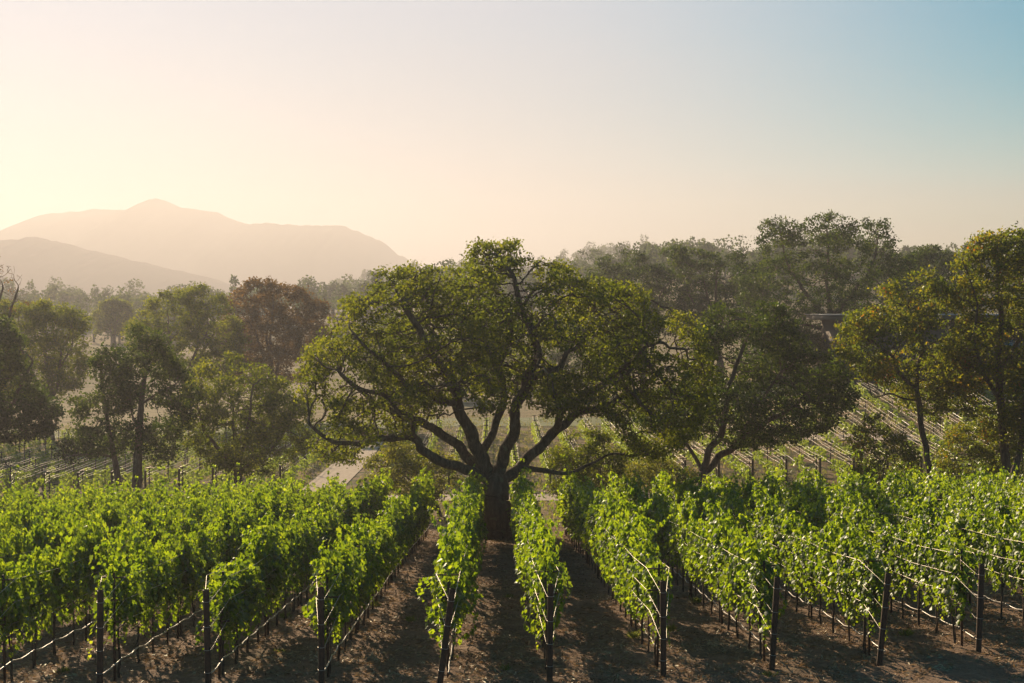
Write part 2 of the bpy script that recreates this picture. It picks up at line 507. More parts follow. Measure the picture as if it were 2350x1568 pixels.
# distant relief ---------------------------------------------------------
def ridge(name, outline, Y, thick, seed, bumps=1.0, n=320, m=26):
    u = np.array([p[0] for p in outline], float); v = np.array([p[1] for p in outline], float)
    uu = np.linspace(u[0], u[-1], n)
    vv = np.interp(uu, u, v)
    x = (uu - 1175) / FPX * Y
    top = CZ - (vv - HOR) / FPX * Y
    t = np.linspace(-1, 1, m)
    X = x[None, :] + 0 * t[:, None]
    Yy = Y + t[:, None] * thick * (1 + 0 * x[None, :])
    prof = np.where(t < 0, 1 - np.abs(t) ** 1.3, 1 - t ** 2)[:, None]
    base = -3.0
    sp = (vnoise(X / thick * 7 + seed, Yy / thick * 3, seed) - 0.5)
    H = base + (top[None, :] - base) * np.clip(prof, 0, 1)
    H = H + sp * (top[None, :] - base) * 0.03 * np.abs(t)[:, None] * (1 - np.abs(t)[:, None]) * 2
    H = H + (vnoise(X / 3.2, Yy / 9.0, seed + 3) - 0.5) * bumps * np.clip(prof, 0, 1)
    i = np.arange(m - 1)[:, None] * n + np.arange(n - 1)[None, :]
    f = np.stack([i, i + 1, i + n + 1, i + n], -1).reshape(-1, 4)
    return tag(link(name, np_mesh(name, np.stack([X, Yy, H], -1).reshape(-1, 3), f, M['mountain'], True)), kind='structure')

ridge('mountain', [(-900, 640), (-500, 600), (-250, 565), (0, 538), (50, 528), (90, 508), (130, 489), (165, 488), (220, 482),
                   (255, 480), (290, 483), (325, 478), (345, 463), (366, 455), (388, 466), (415, 477), (455, 482), (495, 487), (520, 497),
                   (540, 508), (570, 515), (605, 512), (690, 517), (730, 516), (785, 518), (810, 526), (850, 543),
                   (880, 558), (905, 580), (940, 600), (1000, 640), (1100, 690), (1300, 699)], 1350, 420, 11, 2.6)
ridge('hills', [(-700, 560), (-300, 548), (0, 551), (60, 550), (75, 543), (90, 551), (120, 553), (200, 575), (300, 598), (400, 621), (480, 640), (560, 668), (640, 698)],
      900, 230, 23, 1.6)

# ------------------------------------------------------------------ leaf cards
GRAPE = np.array([(0.0, -0.10), (0.26, -0.30), (0.50, -0.05), (0.40, 0.22), (0.52, 0.45), (0.24, 0.50), (0.0, 0.85),
                  (-0.24, 0.50), (-0.52, 0.45), (-0.40, 0.22), (-0.50, -0.05), (-0.26, -0.30)])

def unit(a):
    return a / (np.linalg.norm(a, axis=-1, keepdims=True) + 1e-9)

def leaves_fan(c, tip, nrm, size, cup=0.12):
    """lobed leaves as fans: c (n,3) stalk end, tip direction, normal, size"""
    tip = unit(tip); side = unit(np.cross(nrm, tip)); nn = np.cross(tip, side)
    o = GRAPE
    k = len(o)
    P_ = (c[:, None, :] + size[:, None, None] * (side[:, None, :] * o[None, :, 0, None] + tip[:, None, :] * o[None, :, 1, None]
          - nn[:, None, :] * (cup * (np.abs(o[None, :, 0, None]) * 1.6 + np.maximum(0, o[None, :, 1, None] - 0.4)))))
    ctr = c[:, None, :] + size[:, None, None] * tip[:, None, :] * 0.12
    V = np.concatenate([ctr, P_], 1).reshape(-1, 3)
    b = (np.arange(len(c)) * (k + 1))[:, None, None]
    tri = np.array([[0, 1 + i, 1 + (i + 1) % k] for i in range(k)])[None]
    return V, (b + tri).reshape(-1, 3)

def leaves_quad(c, tip, nrm, size, width=0.62):
    tip = unit(tip); side = unit(np.cross(nrm, tip)); nn = np.cross(tip, side)
    s = size[:, None]
    a = c - tip * s * 0.5
    b = c + side * s * 0.5 * width + nn * s * 0.07
    d = c + tip * s * 0.5
    e = c - side * s * 0.5 * width + nn * s * 0.07
    V = np.stack([a, b, d, e], 1).reshape(-1, 3)
    F = (np.arange(len(c)) * 4)[:, None] + np.arange(4)[None]
    return V, F

# ------------------------------------------------------------------ trees
def inside(poly, x, z):
    n = len(poly); r = np.zeros(len(x), bool); j = n - 1
    for i in range(n):
        xi, zi = poly[i]; xj, zj = poly[j]
        c = ((zi > z) != (zj > z)) & (x < (xj - xi) * (z - zi) / (zj - zi + 1e-12) + xi)
        r ^= c; j = i
    return r

def crown_points(poly, Y, n, rg, depth=0.85, shell=0.6, clump=0.9, keep=0.12):
    poly = [tuple(q) for q in poly]
    px = np.array(poly)
    x0, z0 = px.min(0); x1, z1 = px.max(0)
    zs = np.linspace(z0, z1, 60)
    lo = np.zeros(60); hi = np.zeros(60)
    tx = np.linspace(x0, x1, 300)
    for i, z in enumerate(zs):
        m = inside(poly, tx, np.full(300, z))
        if m.any():
            lo[i], hi[i] = tx[m].min(), tx[m].max()
        else:
            lo[i] = hi[i] = (x0 + x1) / 2
    out = []
    cnt = 0
    zc = (z0 + z1) / 2
    H = (z1 - z0) / 2
    while cnt < n:
        k = n * 4
        x = rg.uniform(x0, x1, k); z = rg.uniform(z0, z1, k)
        m = inside(poly, x, z)
        x = x[m]; z = z[m]
        l = np.interp(z, zs, lo); h = np.interp(z, zs, hi)
        w = (h - l) / 2; c = (h + l) / 2
        W = (x1 - x0) / 2
        wd = np.minimum(w, W * np.sqrt(np.clip(1 - ((z - zc) / H) ** 2, 0.02, 1)) * 1.05)
        dmax = depth * np.maximum(wd, 0.2) * np.sqrt(np.clip(1 - ((x - c) / (w + 1e-6)) ** 2, 0, 1))
        y = rg.uniform(-1, 1, len(x)) * dmax
        rad = np.sqrt((y / (depth * wd + 1e-6)) ** 2 + ((x - c) / (w + 1e-6)) ** 2 + (np.clip(z - zc, 0, None) / H) ** 2)
        pr = (1 - shell) + shell * np.clip(rad, 0, 1) ** 2
        m = rg.random(len(x)) < pr
        x, y, z = x[m], y[m], z[m]
        if clump > 0:
            nz = np.array([noise.noise(Vector((a * clump, b * clump, c_ * clump * 1.3))) for a, b, c_ in zip(x, y, z)])
            m = nz > -keep
            x, y, z = x[m], y[m], z[m]
        out.append(np.stack([x, y + Y, z], 1)); cnt += len(x)
    return np.vstack(out)[:n]

def grow(init, par, attr, step, kill, rg, iters=90, jitter=0.25, up=0.04):
    N = [np.array(p, float) for p in init]
    par = list(par)
    nch = [0] * len(N)
    A = attr.copy()
    arr = np.array(N)
    def nearest(A, pts, off):
        bi = np.zeros(len(A), int); bd = np.full(len(A), 1e9)
        for s in range(0, len(pts), 400):
            d = np.linalg.norm(A[:, None, :] - pts[None, s:s + 400], axis=2)
            j = d.argmin(1); dd = d[np.arange(len(A)), j]
            m = dd < bd
            bd[m] = dd[m]; bi[m] = j[m] + s + off
        return bi, bd
    bi, bd = nearest(A, arr, 0)
    for it in range(iters):
        if len(A) == 0: break
        dirs = {}
        D = unit(A - arr[bi])
        acc = np.zeros((len(arr), 3)); np.add.at(acc, bi, D)
        idx = np.unique(bi)
        new = []; newp = []
        for i in idx:
            if nch[i] >= 3: continue
            d = acc[i]; L = np.linalg.norm(d)
            if L < 1e-3: d = rg.normal(size=3)
            else: d = d / L
            d = d + rg.normal(size=3) * jitter; d[2] += up
            d /= np.linalg.norm(d)
            new.append(arr[i] + d * step); newp.append(i); nch[i] += 1
        if not new: break
        new = np.array(new)
        off = len(arr)
        arr = np.vstack([arr, new]); par += newp; nch += [0] * len(new)
        nb, nd = nearest(A, new, off)
        m = nd < bd
        bi[m] = nb[m]; bd[m] = nd[m]
        # attractors whose nearest node is exhausted look for a fresh one
        keep = bd > kill
        full = np.array([nch[i] >= 3 for i in bi])
        keep &= ~(full & (bd < kill * 2.5))
        A, bi, bd = A[keep], bi[keep], bd[keep]
    return arr, np.array(par)

def skeleton(limbs, step, crook=0.5):
    """limbs: list of (points, r0, r1, attach); attach = index of limb it leaves from or None"""
    nodes = []; par = []; rmin = []
    ends = []
    for pts, r0, r1, att in limbs:
        pts = np.asarray(pts, float)
        d = np.concatenate([[0], np.cumsum(np.linalg.norm(np.diff(pts, axis=0), axis=1))])
        n = max(2, int(round(d[-1] / step)) + 1)
        t = np.linspace(0, d[-1], n)
        q = np.stack([np.interp(t, d, pts[:, k]) for k in range(3)], 1)
        if len(limbs) > 3 and crook > 0:
            env = np.sin(np.linspace(0, math.pi, n))[:, None]
            wob = np.array([[noise.noise(Vector((a * 0.9 + 17.0 * j, att or 0, pts[0][0]))) for j in range(3)] for a in t])
            wob2 = np.array([[noise.noise(Vector((a * 2.3 + 11.0 * j, 5.5, pts[0][2]))) for j in range(3)] for a in t])
            q = q + (wob * 0.8 + wob2 * 0.6) * env * crook
        q[1:-1] = (q[:-2] + 2 * q[1:-1] + q[2:]) / 4
        r = np.interp(t, [0, d[-1]], [r0, r1])
        start = 0
        if att is None:
            p = -1
        else:
            a0, a1 = ends[att]
            cand = np.array(nodes[a0:a1])
            p = a0 + int(np.linalg.norm(cand - q[0], axis=1).argmin())
            if np.linalg.norm(nodes[p] - q[0]) < step * 0.6:
                start = 1
        s = len(nodes)
        for k in range(start, n):
            nodes.append(q[k]); par.append(p); rmin.append(r[k]); p = len(nodes) - 1
        ends.append((s, len(nodes)))
    return nodes, par, rmin

DENS = 1.9
def tree(name, label, cat, poly, Y, base_u, limbs, leaf='oak_leaf', n_attr=900, step=0.45, leaf_size=0.2, per_tip=26,
         spread=0.33, seed=1, tip_r=0.016, power=0.45, depth=0.85, shell=0.55, clump=0.45, keep=0.1, group=None,
         trunk_r=0.25, poly_world=None, base_xy=None, flare=1.5, jitter=0.28, bare=0.0, drop=0.0):
    rg = np.random.default_rng(seed)
    if poly_world is None:
        pw = [(P(u, v, Y)[0], P(u, v, Y)[2]) for u, v in poly]
    else:
        pw = poly_world
    bx = PX(base_u, Y)
    by = Y
    bz = g1(bx, by) - 0.1
    if limbs is None:
        cx = np.mean([p[0] for p in pw]); zt = max(p[1] for p in pw); zb = min(p[1] for p in pw)
        mid = zb + 0.25 * (zt - zb)
        fork = np.array([bx + (cx - bx) * 0.3, by, bz + max(1.0, (mid - bz) * 0.55)])
        L = [([(bx, by, bz), (bx + rg.normal() * .15, by, (bz + fork[2]) / 2), fork], trunk_r, trunk_r * 0.8, None)]
        k = 4
        W = (max(p[0] for p in pw) - min(p[0] for p in pw)) / 2
        for i in range(k):
            a = i * 2 * math.pi / k + rg.uniform(0, 1.2)
            e = np.array([cx + math.cos(a) * W * 0.45, by + math.sin(a) * W * 0.4, zb + (0.45 + 0.25 * rg.random()) * (zt - zb)])
            m = fork * 0.5 + e * 0.5 + np.array([rg.normal() * .3, rg.normal() * .3, -0.25])
            L.append(([fork, m, e], trunk_r * 0.5, trunk_r * 0.22, 0))
        limbs = L
    init, par, rmin = skeleton(limbs, step)
    att = crown_points(pw, Y, n_attr, rg, depth, shell, clump, keep)
    arr, par = grow(init, par, att, step, step * 1.05, rg, jitter=jitter)
    n = len(arr)
    kids = [[] for _ in range(n)]
    for i in range(n):
        if par[i] >= 0: kids[par[i]].append(i)
    cnt = np.zeros(n)
    for i in range(n - 1, -1, -1):
        if not kids[i]: cnt[i] = 1
        if par[i] >= 0: cnt[par[i]] += cnt[i]
    # parents always precede children
    r = tip_r * cnt ** power
    rm = np.zeros(n); rm[:len(rmin)] = rmin
    r = np.where(rm > 0, np.maximum(rm, np.minimum(r, rm * 1.25)), r)
    for i in range(n):
        if par[i] >= 0: r[i] = min(r[i], r[par[i]] * 0.985)
    # origin of the thing
    origin = np.array([bx, by, bz])
    root = empty(name, tuple(origin))
    tag(root, label, cat, group)
    mb = MB()
    starts = [i for i in range(n) if par[i] < 0]
    stack = [(i, None) for i in starts]
    while stack:
        i, p = stack.pop()
        chain = [i] if p is None else [p, i]
        rad = [r[i]] if p is None else [r[i] * 0.98, r[i]]
        cur = i
        while kids[cur]:
            ks = sorted(kids[cur], key=lambda k: -r[k] - (1 if rm[k] > 0 else 0))
            for o in ks[1:]:
                stack.append((o, cur))
            cur = ks[0]
            chain.append(cur); rad.append(r[cur])
        if len(chain) < 2: continue
        pts = arr[chain] - origin
        rad = np.array(rad)
        if p is None:      # root flare and uneven bole
            h = pts[:, 2]
            rad = rad * (1 + (flare - 1) * np.exp(-np.clip(h, 0, None) / (trunk_r * 2.2)))
        R0 = rad.max()
        sides = 12 if R0 > 0.35 else 8 if R0 > 0.12 else 5 if R0 > 0.04 else 3
        if len(pts) > 2 and R0 > 0.05:  # finer rings on limbs
            q = [pts[0]]; rr = [rad[0]]
            for a in range(len(pts) - 1):
                q += [(pts[a] + pts[a + 1]) / 2, pts[a + 1]]; rr += [(rad[a] + rad[a + 1]) / 2, rad[a + 1]]
            q = np.array(q); rr = np.array(rr)
            q[1:-1] = (q[:-2] + 2 * q[1:-1] + q[2:]) / 4
            rr = rr * (1 + rg.normal(size=len(rr)) * 0.05)
            pts, rad = q, rr
        mb.tube(pts, rad, sides, cap=False)
    link('trunk', mb.mesh('trunk', M['bark'], True), root)
    # foliage on the outer twigs
    order = np.zeros(n, int)
    for i in range(n - 1, -1, -1):
        if par[i] >= 0: order[par[i]] = max(order[par[i]], order[i] + 1)
    carr = np.where((order <= 1) & (rm == 0))[0]
    if bare > 0:
        carr = carr[rg.random(len(carr)) > bare]
    per_tip = int(per_tip * DENS)
    w = np.where(order[carr] == 0, per_tip, per_tip // 2)
    dens = 0.55 + 0.9 * rg.random(len(carr))
    k = np.maximum(1, (w * dens).astype(int))
    c = np.repeat(arr[carr], k, 0)
    off = rg.normal(size=c.shape) * spread * np.array([1, 1, 0.62])
    c = c + off - origin; c[:, 2] -= drop
    nr = unit(rg.normal(size=c.shape) + np.array([0, 0, 0.35]) + unit(off) * 0.4)
    tp = unit(rg.normal(size=c.shape) + np.array([0, 0, -0.2]))
    s = leaf_size * (0.6 + 0.75 * rg.random(len(c)))
    V, F = leaves_quad(c, tp, nr, s)
    link('crown', np_mesh('crown', V, F, M[leaf]), root)
    return root

def L3(pts, Y, r0, r1, att):
    """limb given as (u, v, dy) picture positions at depth Y"""
    q = []
    for u, v, dy in pts:
        p = P(u, v, Y); p[1] = Y + dy
        q.append(p)
    return (q, r0, r1, att)

OY = 71.0
ob = 1142
oz = CZ - (g1(PX(ob, OY), OY) - 0.1)
vb = HOR + oz / OY * FPX
oak_limbs = [
    L3([(ob, vb, 0), (1140, 1185, 0), (1137, 1140, 0), (1128, 1100, 0)], OY, 0.78, 0.70, None),
    L3([(1128, 1105, 0), (1085, 1080, -0.6), (1040, 1058, -1.2), (1000, 1042, -1.6), (968, 1022, -2), (955, 996, -2.2), (900, 994, -2.6), (850, 1006, -3), (800, 1008, -3.2), (765, 992, -3.4), (730, 960, -3.4)], OY, 0.292, 0.072, 0),
    L3([(1122, 1100, 0), (1080, 1060, 0.5), (1040, 1015, 1), (980, 985, 1.5), (920, 965, 2), (860, 940, 2.5), (800, 900, 3), (760, 860, 3)], OY, 0.310, 0.080, 0),
    L3([(1118, 1092, 0), (1098, 1030, -0.4), (1070, 970, -0.8), (1052, 925, -1.2), (1030, 860, -1.8), (990, 800, -2.5), (960, 740, -3), (930, 690, -3)], OY, 0.361, 0.096, 0),
    L3([(1100, 1050, 0), (1125, 1000, 0.8), (1150, 950, 1.5), (1165, 900, 2), (1150, 840, 2.4), (1168, 780, 2.8), (1165, 735, 3), (1130, 700, 3.4), (1090, 660, 3.6)], OY, 0.224, 0.080, 3),
    L3([(1140, 1098, 0), (1155, 1050, -0.3), (1172, 1000, -0.8), (1185, 940, -1.2), (1205, 870, -1.6), (1232, 810, -2), (1215, 760, -2.2), (1190, 700, -2.4), (1180, 640, -2.4)], OY, 0.344, 0.088, 0),
    L3([(1150, 1105, 0), (1200, 1075, 0.6), (1222, 1035, 0.9), (1275, 1000, 1.4), (1320, 968, 1.9), (1390, 952, 2.4), (1440, 925, 3), (1500, 890, 3.4), (1540, 850, 3.6)], OY, 0.310, 0.080, 0),
    L3([(1200, 1078, 0.6), (1240, 1076, -0.2), (1290, 1080, -0.4), (1335, 1084, 0.4), (1380, 1060, 1.0)], OY, 0.163, 0.048, 6),
    L3([(1275, 1000, 1.4), (1290, 950, 0.4), (1335, 905, -0.6), (1380, 880, -1.6), (1430, 840, -2.4), (1470, 790, -3)], OY, 0.172, 0.064, 6),
    L3([(1205, 870, -1.6), (1270, 850, -1), (1330, 790, 0), (1370, 730, 0.6), (1400, 690, 1)], OY, 0.146, 0.056, 5),
    L3([(1052, 925, -1.2), (1000, 905, -2.6), (930, 860, -4), (870, 800, -5), (840, 760, -5.4)], OY, 0.155, 0.056, 3),
    L3([(955, 996, -2.2), (960, 960, -3.2), (920, 915, -4), (860, 885, -4.6), (800, 840, -5)], OY, 0.129, 0.048, 1),
    L3([(1165, 735, 3), (1210, 690, 3.6), (1260, 640, 4), (1290, 620, 4)], OY, 0.095, 0.048, 4),
    L3([(1070, 970, -0.8), (1040, 900, 1.4), (1020, 850, 3.6), (980, 780, 5), (1000, 700, 5.6)], OY, 0.172, 0.056, 3),
]
oak_poly = [(690, 860), (705, 800), (760, 745), (790, 690), (850, 665), (870, 615), (930, 610), (960, 605), (1010, 598), (1060, 585), (1090, 552),
            (1130, 562), (1180, 548), (1235, 556), (1265, 595), (1320, 612), (1370, 640), (1430, 645), (1480, 672), (1525, 690), (1580, 725),
            (1610, 775), (1645, 850), (1640, 940), (1590, 1015), (1510, 1060), (1440, 1035), (1410, 965), (1340, 930), (1270, 955), (1200, 900),
            (1120, 940), (1040, 900), (985, 965), (920, 1010), (860, 1000), (810, 1062), (740, 1070), (685, 1000), (660, 910)]
tree('oak_tree', 'huge spreading green oak with many crooked limbs standing among the vine rows at the centre', 'tree',
     oak_poly, OY, ob, oak_limbs, 'oak_leaf', n_attr=12500, step=0.34, leaf_size=0.155, per_tip=17, spread=0.19, seed=5,
     tip_r=0.017, depth=0.8, shell=0.5, clump=0.45, keep=-0.01, trunk_r=0.66, flare=1.45, jitter=0.33)

YL = 98.0
tree('oak_tree', 'slim olive oak with the leaning thin trunk, behind the left vineyard block', 'tree',
     [(200, 780), (235, 772), (275, 800), (300, 860), (300, 960), (280, 1060), (200, 1050), (120, 1065), (108, 1035), (165, 1000), (160, 930), (178, 870)],
     100, 268, [L3([(270, 1115, 0), (262, 1060, 0), (250, 1000, 0), (235, 930, 0.4), (225, 860, 0.6), (230, 810, 0.6)], 100, 0.24, 0.07, None),
                L3([(262, 1050, 0), (220, 1040, -0.5), (160, 1045, -1)], 100, 0.09, 0.04, 0)],
     'dark_leaf', 950, 0.36, 0.21, 26, 0.28, 21, trunk_r=0.24)
tree('oak_tree', 'tall dark oak with the thick straight trunk, rising behind the left vines', 'tree',
     [(282, 780), (320, 750), (370, 770), (392, 810), (425, 850), (445, 900), (435, 960), (400, 1050), (350, 1075), (300, 1040), (285, 950), (275, 850)],
     98, 312, [L3([(312, 1120, 0), (314, 1060, 0), (318, 990, 0), (322, 920, 0.2), (330, 850, 0.4), (335, 800, 0.4)], 98, 0.36, 0.10, None),
               L3([(320, 930, 0), (370, 900, -0.8), (410, 880, -1)], 98, 0.1, 0.04, 0),
               L3([(318, 990, 0), (290, 950, 1), (285, 900, 1.3)], 98, 0.1, 0.04, 0)],
     'dark_leaf', 1300, 0.36, 0.21, 26, 0.28, 22, trunk_r=0.36)
tree('oak_tree', 'broad many stemmed oak low over the vines, left of the pale path', 'tree',
     [(425, 890), (465, 835), (510, 803), (560, 825), (600, 838), (650, 878), (705, 905), (725, 980), (690, 1060), (610, 1090), (500, 1075), (425, 1015), (410, 945)],
     102, 545, [L3([(545, 1112, 0), (540, 1080, 0)], 102, 0.32, 0.28, None),
                L3([(540, 1080, 0), (505, 1030, -0.4), (470, 980, -0.6), (455, 930, -0.6)], 102, 0.17, 0.06, 0),
                L3([(540, 1080, 0), (530, 1020, 1), (525, 950, 1.4), (515, 880, 1.5)], 102, 0.16, 0.06, 0),
                L3([(540, 1080, 0), (565, 1020, -1), (580, 950, -1.5), (590, 880, -1.6)], 102, 0.17, 0.06, 0),
                L3([(545, 1085, 0), (590, 1050, 0.6), (640, 1000, 1), (670, 950, 1.2)], 102, 0.16, 0.06, 0)],
     'oak_leaf', 1900, 0.36, 0.2, 24, 0.27, 23, trunk_r=0.32, flare=1.3)
tree('oak_tree', 'dark leafy oak cut by the left edge of the photo, nearest on that side', 'tree',
     [(-160, 760), (-60, 700), (0, 728), (45, 765), (62, 850), (105, 905), (138, 945), (120, 990), (60, 1010), (0, 1018), (-100, 1010), (-180, 900)],
     106, -50, None, 'dark_leaf', 2800, 0.4, 0.23, 30, 0.28, 24, trunk_r=0.4)
tree('oak_tree', 'hazy brown oak behind the dark one at the far left', 'tree',
     [(-60, 720), (0, 690), (60, 700), (120, 688), (195, 712), (207, 728), (190, 780), (205, 835), (180, 890), (120, 920), (60, 910), (-60, 900)],
     150, 110, None, 'oak_leaf', 2400, 0.5, 0.28, 24, 0.36, 25, trunk_r=0.45)
tree('oak_tree', 'old oak with bare crooked top twigs against the sky at the left edge', 'tree',
     [(-120, 600), (-40, 590), (0, 600), (48, 618), (55, 668), (85, 690), (20, 720), (-100, 730)],
     132, -80, None, 'brown_leaf', 420, 0.42, 0.2, 12, 0.28, 26, trunk_r=0.4, bare=0.8, clump=0)
tree('oak_tree', 'hazy olive oak with a rounded airy crown left of the reddish one', 'tree',
     [(288, 755), (330, 700), (400, 668), (445, 655), (495, 660), (525, 700), (555, 760), (565, 850), (480, 880), (400, 870), (330, 840), (290, 795)],
     165, 430, None, 'oak_leaf', 2300, 0.5, 0.28, 24, 0.36, 27, trunk_r=0.5, keep=0.0)
tree('oak_tree', 'large hazy reddish brown oak in the middle distance left of the great oak', 'tree',
     [(515, 705), (535, 660), (580, 640), (640, 648), (700, 668), (748, 700), (757, 740), (745, 800), (700, 870), (600, 890), (520, 880), (500, 790)],
     175, 625, None, 'brown_leaf', 2300, 0.52, 0.3, 26, 0.38, 28, trunk_r=0.5, keep=0.02)
tree('oak_tree', 'small pale oak fading in the mist on the distant slope', 'tree',
     [(212, 725), (232, 697), (262, 684), (292, 692), (307, 722), (300, 765), (220, 765)],
     300, 262, None, 'oak_leaf', 900, 0.6, 0.45, 22, 0.45, 29, trunk_r=0.4)
# understorey round the great oak
tree('oak_sapling', 'bushy young oak behind the great trunk on its left', 'tree',
     [(840, 1060), (880, 1018), (940, 1008), (1000, 1030), (1050, 1060), (1062, 1120), (1000, 1150), (900, 1140), (850, 1100)],
     86, 1010, None, 'shrub_leaf', 1000, 0.28, 0.15, 20, 0.2, 31, trunk_r=0.1, clump=0.8)
tree('oak_sapling', 'dense round young oak right of the great trunk, under its right limb', 'tree',
     [(1262, 1040), (1310, 990), (1390, 990), (1435, 1045), (1432, 1110), (1340, 1140), (1260, 1130)],
     88, 1345, None, 'oak_leaf', 1100, 0.28, 0.16, 22, 0.2, 32, trunk_r=0.1, clump=0.8)
tree('shrub', 'yellow green shrub between the young oak and the dark oak on the right', 'shrub',
     [(1400, 1085), (1440, 1052), (1520, 1055), (1580, 1068), (1605, 1100), (1500, 1130), (1400, 1130)],
     90, 1500, None, 'shrub_leaf', 650, 0.26, 0.14, 20, 0.18, 33, trunk_r=0.06, clump=0.9)
# right side
tree('oak_tree', 'dark dense oak on curved stems immediately right of the great oak', 'tree',
     [(1598, 760), (1628, 712), (1700, 683), (1790, 700), (1832, 742), (1845, 800), (1905, 812), (1950, 862), (1958, 930), (1905, 985), (1820, 1012), (1700, 1030),
      (1620, 1005), (1545, 1025), (1450, 960), (1500, 900), (1585, 880)],
     97, 1612, [L3([(1612, 1120, 0), (1612, 1085, 0)], 97, 0.34, 0.3, None),
                L3([(1612, 1085, 0), (1628, 1040, -0.2), (1655, 985, -0.5), (1670, 900, -0.6), (1690, 820, -0.8), (1720, 760, -0.8)], 97, 0.26, 0.08, 0),
                L3([(1615, 1090, 0), (1660, 1050, 0.5), (1700, 1010, 1), (1760, 985, 1.4), (1830, 940, 1.6), (1880, 890, 1.6)], 97, 0.26, 0.08, 0),
                L3([(1612, 1085, 0), (1590, 1030, 0.8), (1560, 990, 1.2), (1520, 960, 1.4)], 97, 0.15, 0.06, 0),
                L3([(1655, 985, -0.5), (1620, 920, 1), (1640, 840, 2), (1660, 760, 2)], 97, 0.14, 0.06, 1),
                L3([(1700, 1010, 1), (1740, 920, -1), (1780, 850, -2)], 97, 0.13, 0.06, 2)],
     'dark_leaf', 4600, 0.36, 0.19, 20, 0.26, 41, trunk_r=0.34, clump=0.35, keep=0.06)
tree('oak_tree', 'autumn tinted oak with a thin forked trunk in front of the low building', 'tree',
     [(1915, 765), (1955, 722), (2010, 690), (2035, 648), (2090, 622), (2160, 640), (2205, 700), (2225, 800), (2215, 930), (2150, 975), (2080, 950), (2040, 900), (1960, 850), (1918, 805)],
     93, 2135, [L3([(2140, 1120, 0), (2128, 1040, 0), (2118, 960, 0), (2104, 892, 0)], 93, 0.19, 0.15, None),
                L3([(2104, 892, 0), (2060, 850, -0.3), (2020, 800, -0.6), (1980, 770, -0.8)], 93, 0.12, 0.05, 0),
                L3([(2104, 892, 0), (2120, 830, 0.5), (2110, 760, 0.8), (2090, 700, 0.8)], 93, 0.12, 0.05, 0),
                L3([(2110, 920, 0), (2060, 905, 0.5), (2010, 915, 0.8)], 93, 0.07, 0.03, 0)],
     'autumn_leaf', 2100, 0.36, 0.2, 24, 0.27, 42, trunk_r=0.2, keep=0.0)
tree('oak_tree', 'tall green and orange oak at the right edge, partly cut by the frame', 'tree',
     [(2185, 610), (2230, 545), (2300, 533), (2400, 530), (2500, 600), (2500, 800), (2440, 1000), (2330, 1040), (2240, 990), (2185, 880), (2175, 780), (2195, 690)],
     91, 2312, [L3([(2318, 1110, 0), (2306, 1020, 0), (2298, 920, 0), (2290, 830, 0), (2300, 740, 0), (2290, 660, 0)], 91, 0.32, 0.1, None),
                L3([(2298, 920, 0), (2250, 860, -0.8), (2220, 780, -1.2), (2230, 700, -1.2)], 91, 0.13, 0.05, 0),
                L3([(2292, 850, 0), (2350, 780, 0.8), (2400, 700, 1)], 91, 0.15, 0.06, 0)],
     'autumn_leaf', 3800, 0.37, 0.2, 24, 0.28, 43, trunk_r=0.32)
tree('oak_tree', 'leaning oak trunk with sparse leaves at the extreme right edge behind the vines', 'tree',
     [(2290, 900), (2360, 860), (2450, 880), (2460, 1000), (2400, 1060), (2330, 1040)],
     88, 2330, [L3([(2322, 1120, 0), (2345, 1030, 0), (2352, 930, 0)], 88, 0.26, 0.12, None)],
     'autumn_leaf', 420, 0.36, 0.2, 20, 0.27, 44, trunk_r=0.26)
tree('shrub', 'tangled green shrub under the autumn oak, left of its trunk', 'shrub',
     [(1950, 1010), (1975, 960), (2020, 950), (2060, 990), (2110, 1040), (2120, 1100), (2040, 1120), (1960, 1110)],
     92, 2030, None, 'autumn_leaf', 750, 0.28, 0.16, 20, 0.2, 45, trunk_r=0.07, clump=0.8, keep=0.0)
tree('shrub', 'thick dark shrub between the two autumn oaks at the right', 'shrub',
     [(2150, 1040), (2190, 980), (2250, 940), (2290, 980), (2330, 1010), (2350, 1100), (2240, 1120), (2150, 1110)],
     94, 2240, None, 'autumn_leaf', 950, 0.28, 0.16, 22, 0.2, 46, trunk_r=0.07, clump=0.8)
HZ = 'oaks on the rise behind the great oak'
tree('oak_tree', 'hazy flat topped oak showing just right of the great oak crown', 'tree',
     [(1330, 640), (1370, 600), (1405, 588), (1450, 577), (1500, 592), (1520, 612), (1590, 640), (1600, 690), (1560, 760), (1450, 780), (1370, 740)],
     195, 1480, None, 'dark_leaf', 1800, 0.55, 0.32, 22, 0.4, 51, trunk_r=0.5, group=HZ, keep=0.0)
tree('oak_tree', 'hazy dark oak with a level bushy top in the middle of the right skyline', 'tree',
     [(1512, 578), (1560, 562), (1600, 570), (1640, 590), (1700, 582), (1745, 600), (1765, 660), (1750, 760), (1650, 790), (1550, 750), (1565, 640), (1530, 600)],
     185, 1655, None, 'dark_leaf', 2000, 0.52, 0.31, 22, 0.38, 52, trunk_r=0.5, group=HZ, keep=0.0)
